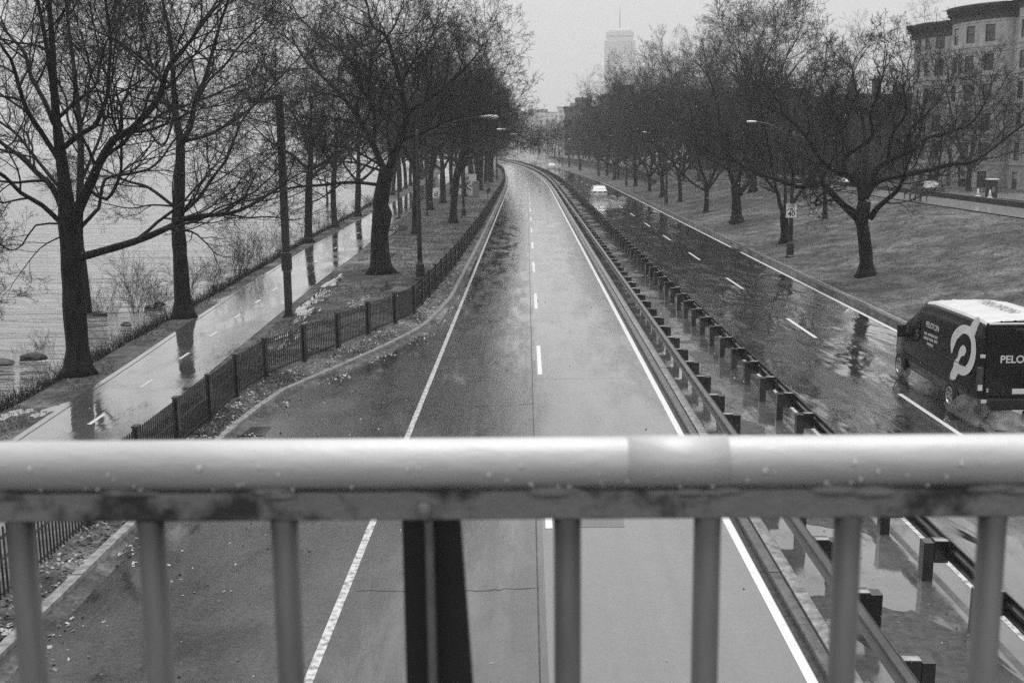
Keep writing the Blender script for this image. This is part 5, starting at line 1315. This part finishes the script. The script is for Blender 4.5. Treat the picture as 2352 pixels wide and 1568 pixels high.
for i, l in enumerate([c6([(230, 1120), (270, 1065), (480, 1045), (700, 1025), (930, 1015), (960, 1045), (760, 1060), (560, 1075), (400, 1110), (300, 1160)]), c6([(380, 1020), (420, 995), (560, 985), (620, 995), (500, 1020), (420, 1035)]),
        c6([(640, 890), (760, 850), (920, 835), (960, 850), (860, 880), (700, 905)]), c6([(860, 800), (980, 750), (1100, 700), (1180, 680), (1180, 705), (1060, 760), (940, 800)]), c6([(1350, 615), (1480, 570), (1620, 520), (1640, 540), (1500, 590), (1380, 630)]),
        c6([(1630, 600), (1760, 560), (1900, 500), (2060, 440), (2230, 370), (2240, 400), (2060, 480), (1900, 550), (1760, 620), (1700, 625)]), c6([(1370, 860), (1500, 790), (1640, 720), (1640, 740), (1500, 820), (1400, 880)]),
        c6([(400, 1545), (640, 1460), (900, 1375), (940, 1395), (760, 1480), (500, 1560)], 0, 1000+190, 3.27), c6([(0, 790), (230, 760), (460, 720), (640, 590), (880, 470), (880, 540), (700, 590), (520, 700), (300, 810), (120, 880), (0, 980)], 0, 1300, 3.266),
        c6([(430, 850), (480, 780), (600, 770), (620, 790), (500, 850)], 0, 1300, 3.266), c6([(0, 1180), (200, 1130), (420, 1100), (420, 1130), (200, 1190), (0, 1250)], 0, 1300, 3.266)]):
    sheet('puddle', l, M_PUD, .014)
for i, (x_, y_, a_, l_) in enumerate(((-8.3, 41.6, .30, 2.2), (-8.7, 46, .35, 3.4), (-9.0, 52, .3, 3.), (-7.9, 36.5, .35, 2.6), (-6.8, 44.5, .4, 2.0), (-8.1, 62, .5, 3.), (-9.2, 72, .5, 4), (-9.6, 84, .5, 5), (-6.2, 49.5, .22, 1.2))):
    b = MB(); pts = []
    for k in range(40):
        q = 2*math.pi*k/40; r_ = 1+.25*math.sin(3*q+i)+.15*math.sin(5*q+2*i); X_, Y_ = x_+a_*r_*math.cos(q), y_+l_*r_*math.sin(q); pts.append(Vector((X_, Y_, H(X_, Y_)+.014)))
    c_ = Vector((x_, y_, H(x_, y_)+.014))
    for k in range(40): b.poly([c_, pts[k], pts[(k+1) % 40]])
    b.build('puddle', M_PUD)['kind'] = 'structure'
# grass tufts for a rough turf surface
rng = np.random.default_rng(4); V = []; 
def tufts(name, n, tr_, sr, hgt, m, label):
    out = []
    R = random.Random(len(name))
    for i in range(n):
        s = sr[0]+(sr[1]-sr[0])*R.random()**1.4; t = tr_(s, R.random()); 
        if t is None: continue
        x, y, z = t+dx(s), s, Hst(t, s)-.01; a = R.uniform(0, 6.28); w = .012+.00025*s; h = hgt*R.uniform(.4, 1.3); lx, ly = R.gauss(0, .5)*h, R.gauss(0, .5)*h
        ca, sa = math.cos(a)*w, math.sin(a)*w; out.append(((x-ca, y-sa, z), (x+ca, y+sa, z), (x+lx, y+ly, z+h)))
    V = np.array(out).reshape(-1, 3); Q = np.arange(len(V)).reshape(-1, 3)
    o = np_mesh(name, V, Q, m, k=3); setp(o, label, 'grass', kind='stuff')
M_BLADE = mat('grass_blades', .05, .15, rough=.8, scale=.8, detail=8, pos=(.3, .7), spec=.2)
tufts('bank_grass', 90000, lambda s, r: 13.1+13*r, (24, 150), .045, M_BLADE, 'short winter grass on the bank right of the road')
def lt(s, r):
    a, c = interp(PATHR, s)+.35, interp(KERB, s)-.25; t = a+(c-a)*r
    if hnoise(t, s, 1.7) < -.25 and s < 70: return None
    return t
tufts('lawn_grass', 50000, lt, (24, 130), .065, M_BLADE, 'patchy winter grass between path and fence')
tufts('path_verge_grass', 16000, lambda s, r: interp(PATHL, s)-.15-1.9*r if hnoise(interp(PATHL, s)-2*r, s, 1.2) > -.1 else None, (22, 120), .06, M_BLADE, 'patchy grass strip between path and river bank')
# fallen leaves in the gutter and by the fence
out = []; R = random.Random(31)
def leaf(p, sz):
    u = Vector((R.gauss(0, 1), R.gauss(0, 1), R.gauss(0, .35))).normalized()*sz; v = Vector((-u.y, u.x, R.gauss(0, .4)*sz)); out.extend([tuple(p-u*.5-v*.35), tuple(p+u*.5-v*.3), tuple(p+u*.6+v*.35), tuple(p-u*.4+v*.4)])
for i in range(4200):
    s = 12+48*R.random()**1.3; k = interp(KERB, s); f = interp(FENCE, s)
    t = R.uniform(f-.1, k-.18); leaf(P(s, t, Hst(t, s)+R.uniform(.005, .03)), R.uniform(.025, .065))
for i in range(1500):
    s = 12+36*R.random(); k = interp(KERB, s); c = abs(R.gauss(0, .35))
    if math.sin(s*1.9)+.4*math.sin(s*5) < -.1: continue
    leaf(P(s, k+.03+c, .012), R.uniform(.025, .07))
for i in range(420):
    s = 12+40*R.random(); t = R.uniform(-6.4, 3.2) if R.random() < .35 else R.uniform(-6.4, -3.2)
    if t < interp(KERB, s)+.1: continue
    leaf(P(s, t, .010), R.uniform(.02, .05))
for i in range(700):
    s = 13+70*R.random(); t = R.uniform(3.9, 5.7); leaf(P(s, t, .155), R.uniform(.015, .04))
o = np_mesh('fallen_leaves', out, np.arange(len(out)).reshape(-1, 4), M_LEAF); setp(o, 'wet fallen leaves strewn by fence, gutter and median', 'leaves', kind='stuff')
# wet snow in the air
out = []; R = random.Random(71)
for i in range(5200):
    y = 8+72*R.random()**.8; x = R.uniform(-.5, .5)*y*1.0; z = R.uniform(.2, 6.35+.12*y); sz = R.uniform(.003, .0075)
    if y < 14: sz *= .6
    p = Vector((x, y, z)); u = rvec(R).normalized()*sz; v = u.cross(rvec(R)).normalized()*sz*.8; w_ = Vector((.0, 0, sz*1.6))
    out += [tuple(p-u-w_), tuple(p+v-w_*.2), tuple(p+u+w_), tuple(p-v+w_*.3)]
o = np_mesh('falling_snow', out, np.arange(len(out)).reshape(-1, 4), M_TEXT); setp(o, 'sparse wet snowflakes falling in front of the trees', 'snow', kind='stuff')

# ------------------------------------------------------------------ spray and haze
def volume_mat(name, dens, noise=None, g=0.):
    m = bpy.data.materials.new(name); m.use_nodes = True; n = m.node_tree; n.nodes.clear()
    o = n.nodes.new('ShaderNodeOutputMaterial'); v = n.nodes.new('ShaderNodeVolumePrincipled'); v.inputs['Color'].default_value = (1, 1, 1, 1); v.inputs['Density'].default_value = dens; v.inputs['Anisotropy'].default_value = g
    n.links.new(v.outputs[0], o.inputs['Volume']); m.cycles.volume_sampling = 'DISTANCE'; return m
def spray(name, label, puffs, dens, ns=0):
    m = volume_mat(name+'_air', dens)
    if ns:
        n = m.node_tree; v = [q for q in n.nodes if q.type == 'PRINCIPLED_VOLUME'][0]; tc = n.nodes.new('ShaderNodeTexCoord'); t = n.nodes.new('ShaderNodeTexNoise'); t.inputs['Scale'].default_value = ns; t.inputs['Detail'].default_value = 3; t.inputs['Distortion'].default_value = .8
        mp = n.nodes.new('ShaderNodeMapping'); mp.inputs['Scale'].default_value = (1, .4, 1); n.links.new(tc.outputs['Object'], mp.inputs[0]); n.links.new(mp.outputs[0], t.inputs['Vector'])
        r = n.nodes.new('ShaderNodeMapRange'); r.inputs[1].default_value = .38; r.inputs[2].default_value = .7; r.inputs[3].default_value = 0; r.inputs[4].default_value = dens*2.6; n.links.new(t.outputs['Fac'], r.inputs[0]); n.links.new(r.outputs[0], v.inputs['Density'])
    bm = bmesh.new()
    c0 = Vector(puffs[0][:3]); rr = random.Random(3)
    for x, y, z, a, b_, c in puffs:
        r = bmesh.ops.create_icosphere(bm, subdivisions=3, radius=1); ph = rr.uniform(0, 6)
        for v in r['verts']:
            k = 1+.22*math.sin(3*v.co.x+ph)*math.sin(3.5*v.co.y+ph)+.12*math.sin(6*v.co.z+ph); v.co = Vector((v.co.x*a*k+x-c0.x, v.co.y*b_*k+y-c0.y, max(v.co.z*c*k, -.9*z+.02)+z-c0.z))
    me = bpy.data.meshes.new(name); bm.to_mesh(me); bm.free(); me.materials.append(m); o = bpy.data.objects.new(name, me); COL.objects.link(o); o.location = c0; setp(o, label, 'spray', kind='stuff')
spray('water_spray', 'pale spray thrown up behind the white sedan', [(8.4, 129.8, .3, 1.2, 1.6, .38), (7.5, 127, .25, .6, 3.4, .34), (9.5, 126.5, .25, .6, 3.8, .34), (8.5, 124, .2, 1.5, 4.2, .26), (8.6, 119, .15, 1.8, 4.5, .18), (10.6, 127, .2, .7, 2.6, .25)], .10, 1.1)
spray('water_spray', 'low spray streaming from the wheels of the black van', [(10.0, 28.6, .22, .28, 1.5, .24), (9.95, 30., .2, .2, .5, .2), (10.05, 25.2, .25, .35, 1.3, .3), (10.3, 23.4, .25, .6, 1.2, .28), (9.7, 22.2, .2, .5, 1.2, .2), (11.2, 23.0, .25, .9, 1.3, .3)], .34, 3.2)
spray('water_spray', 'spray cloud around the small far cars', [(6.3, 284, 1., 2.6, 9, 1.3), (3.8, 362, 1.3, 4, 14, 1.7), (-2, 425, 1.6, 6, 22, 2.2)], .035)
hm = volume_mat('haze_air', .00054, g=.0)
hz_ = MB().box(-1800, 1800, -70, 2200, -4.5, 245).build('haze', hm); setp(hz_, kind='stuff')
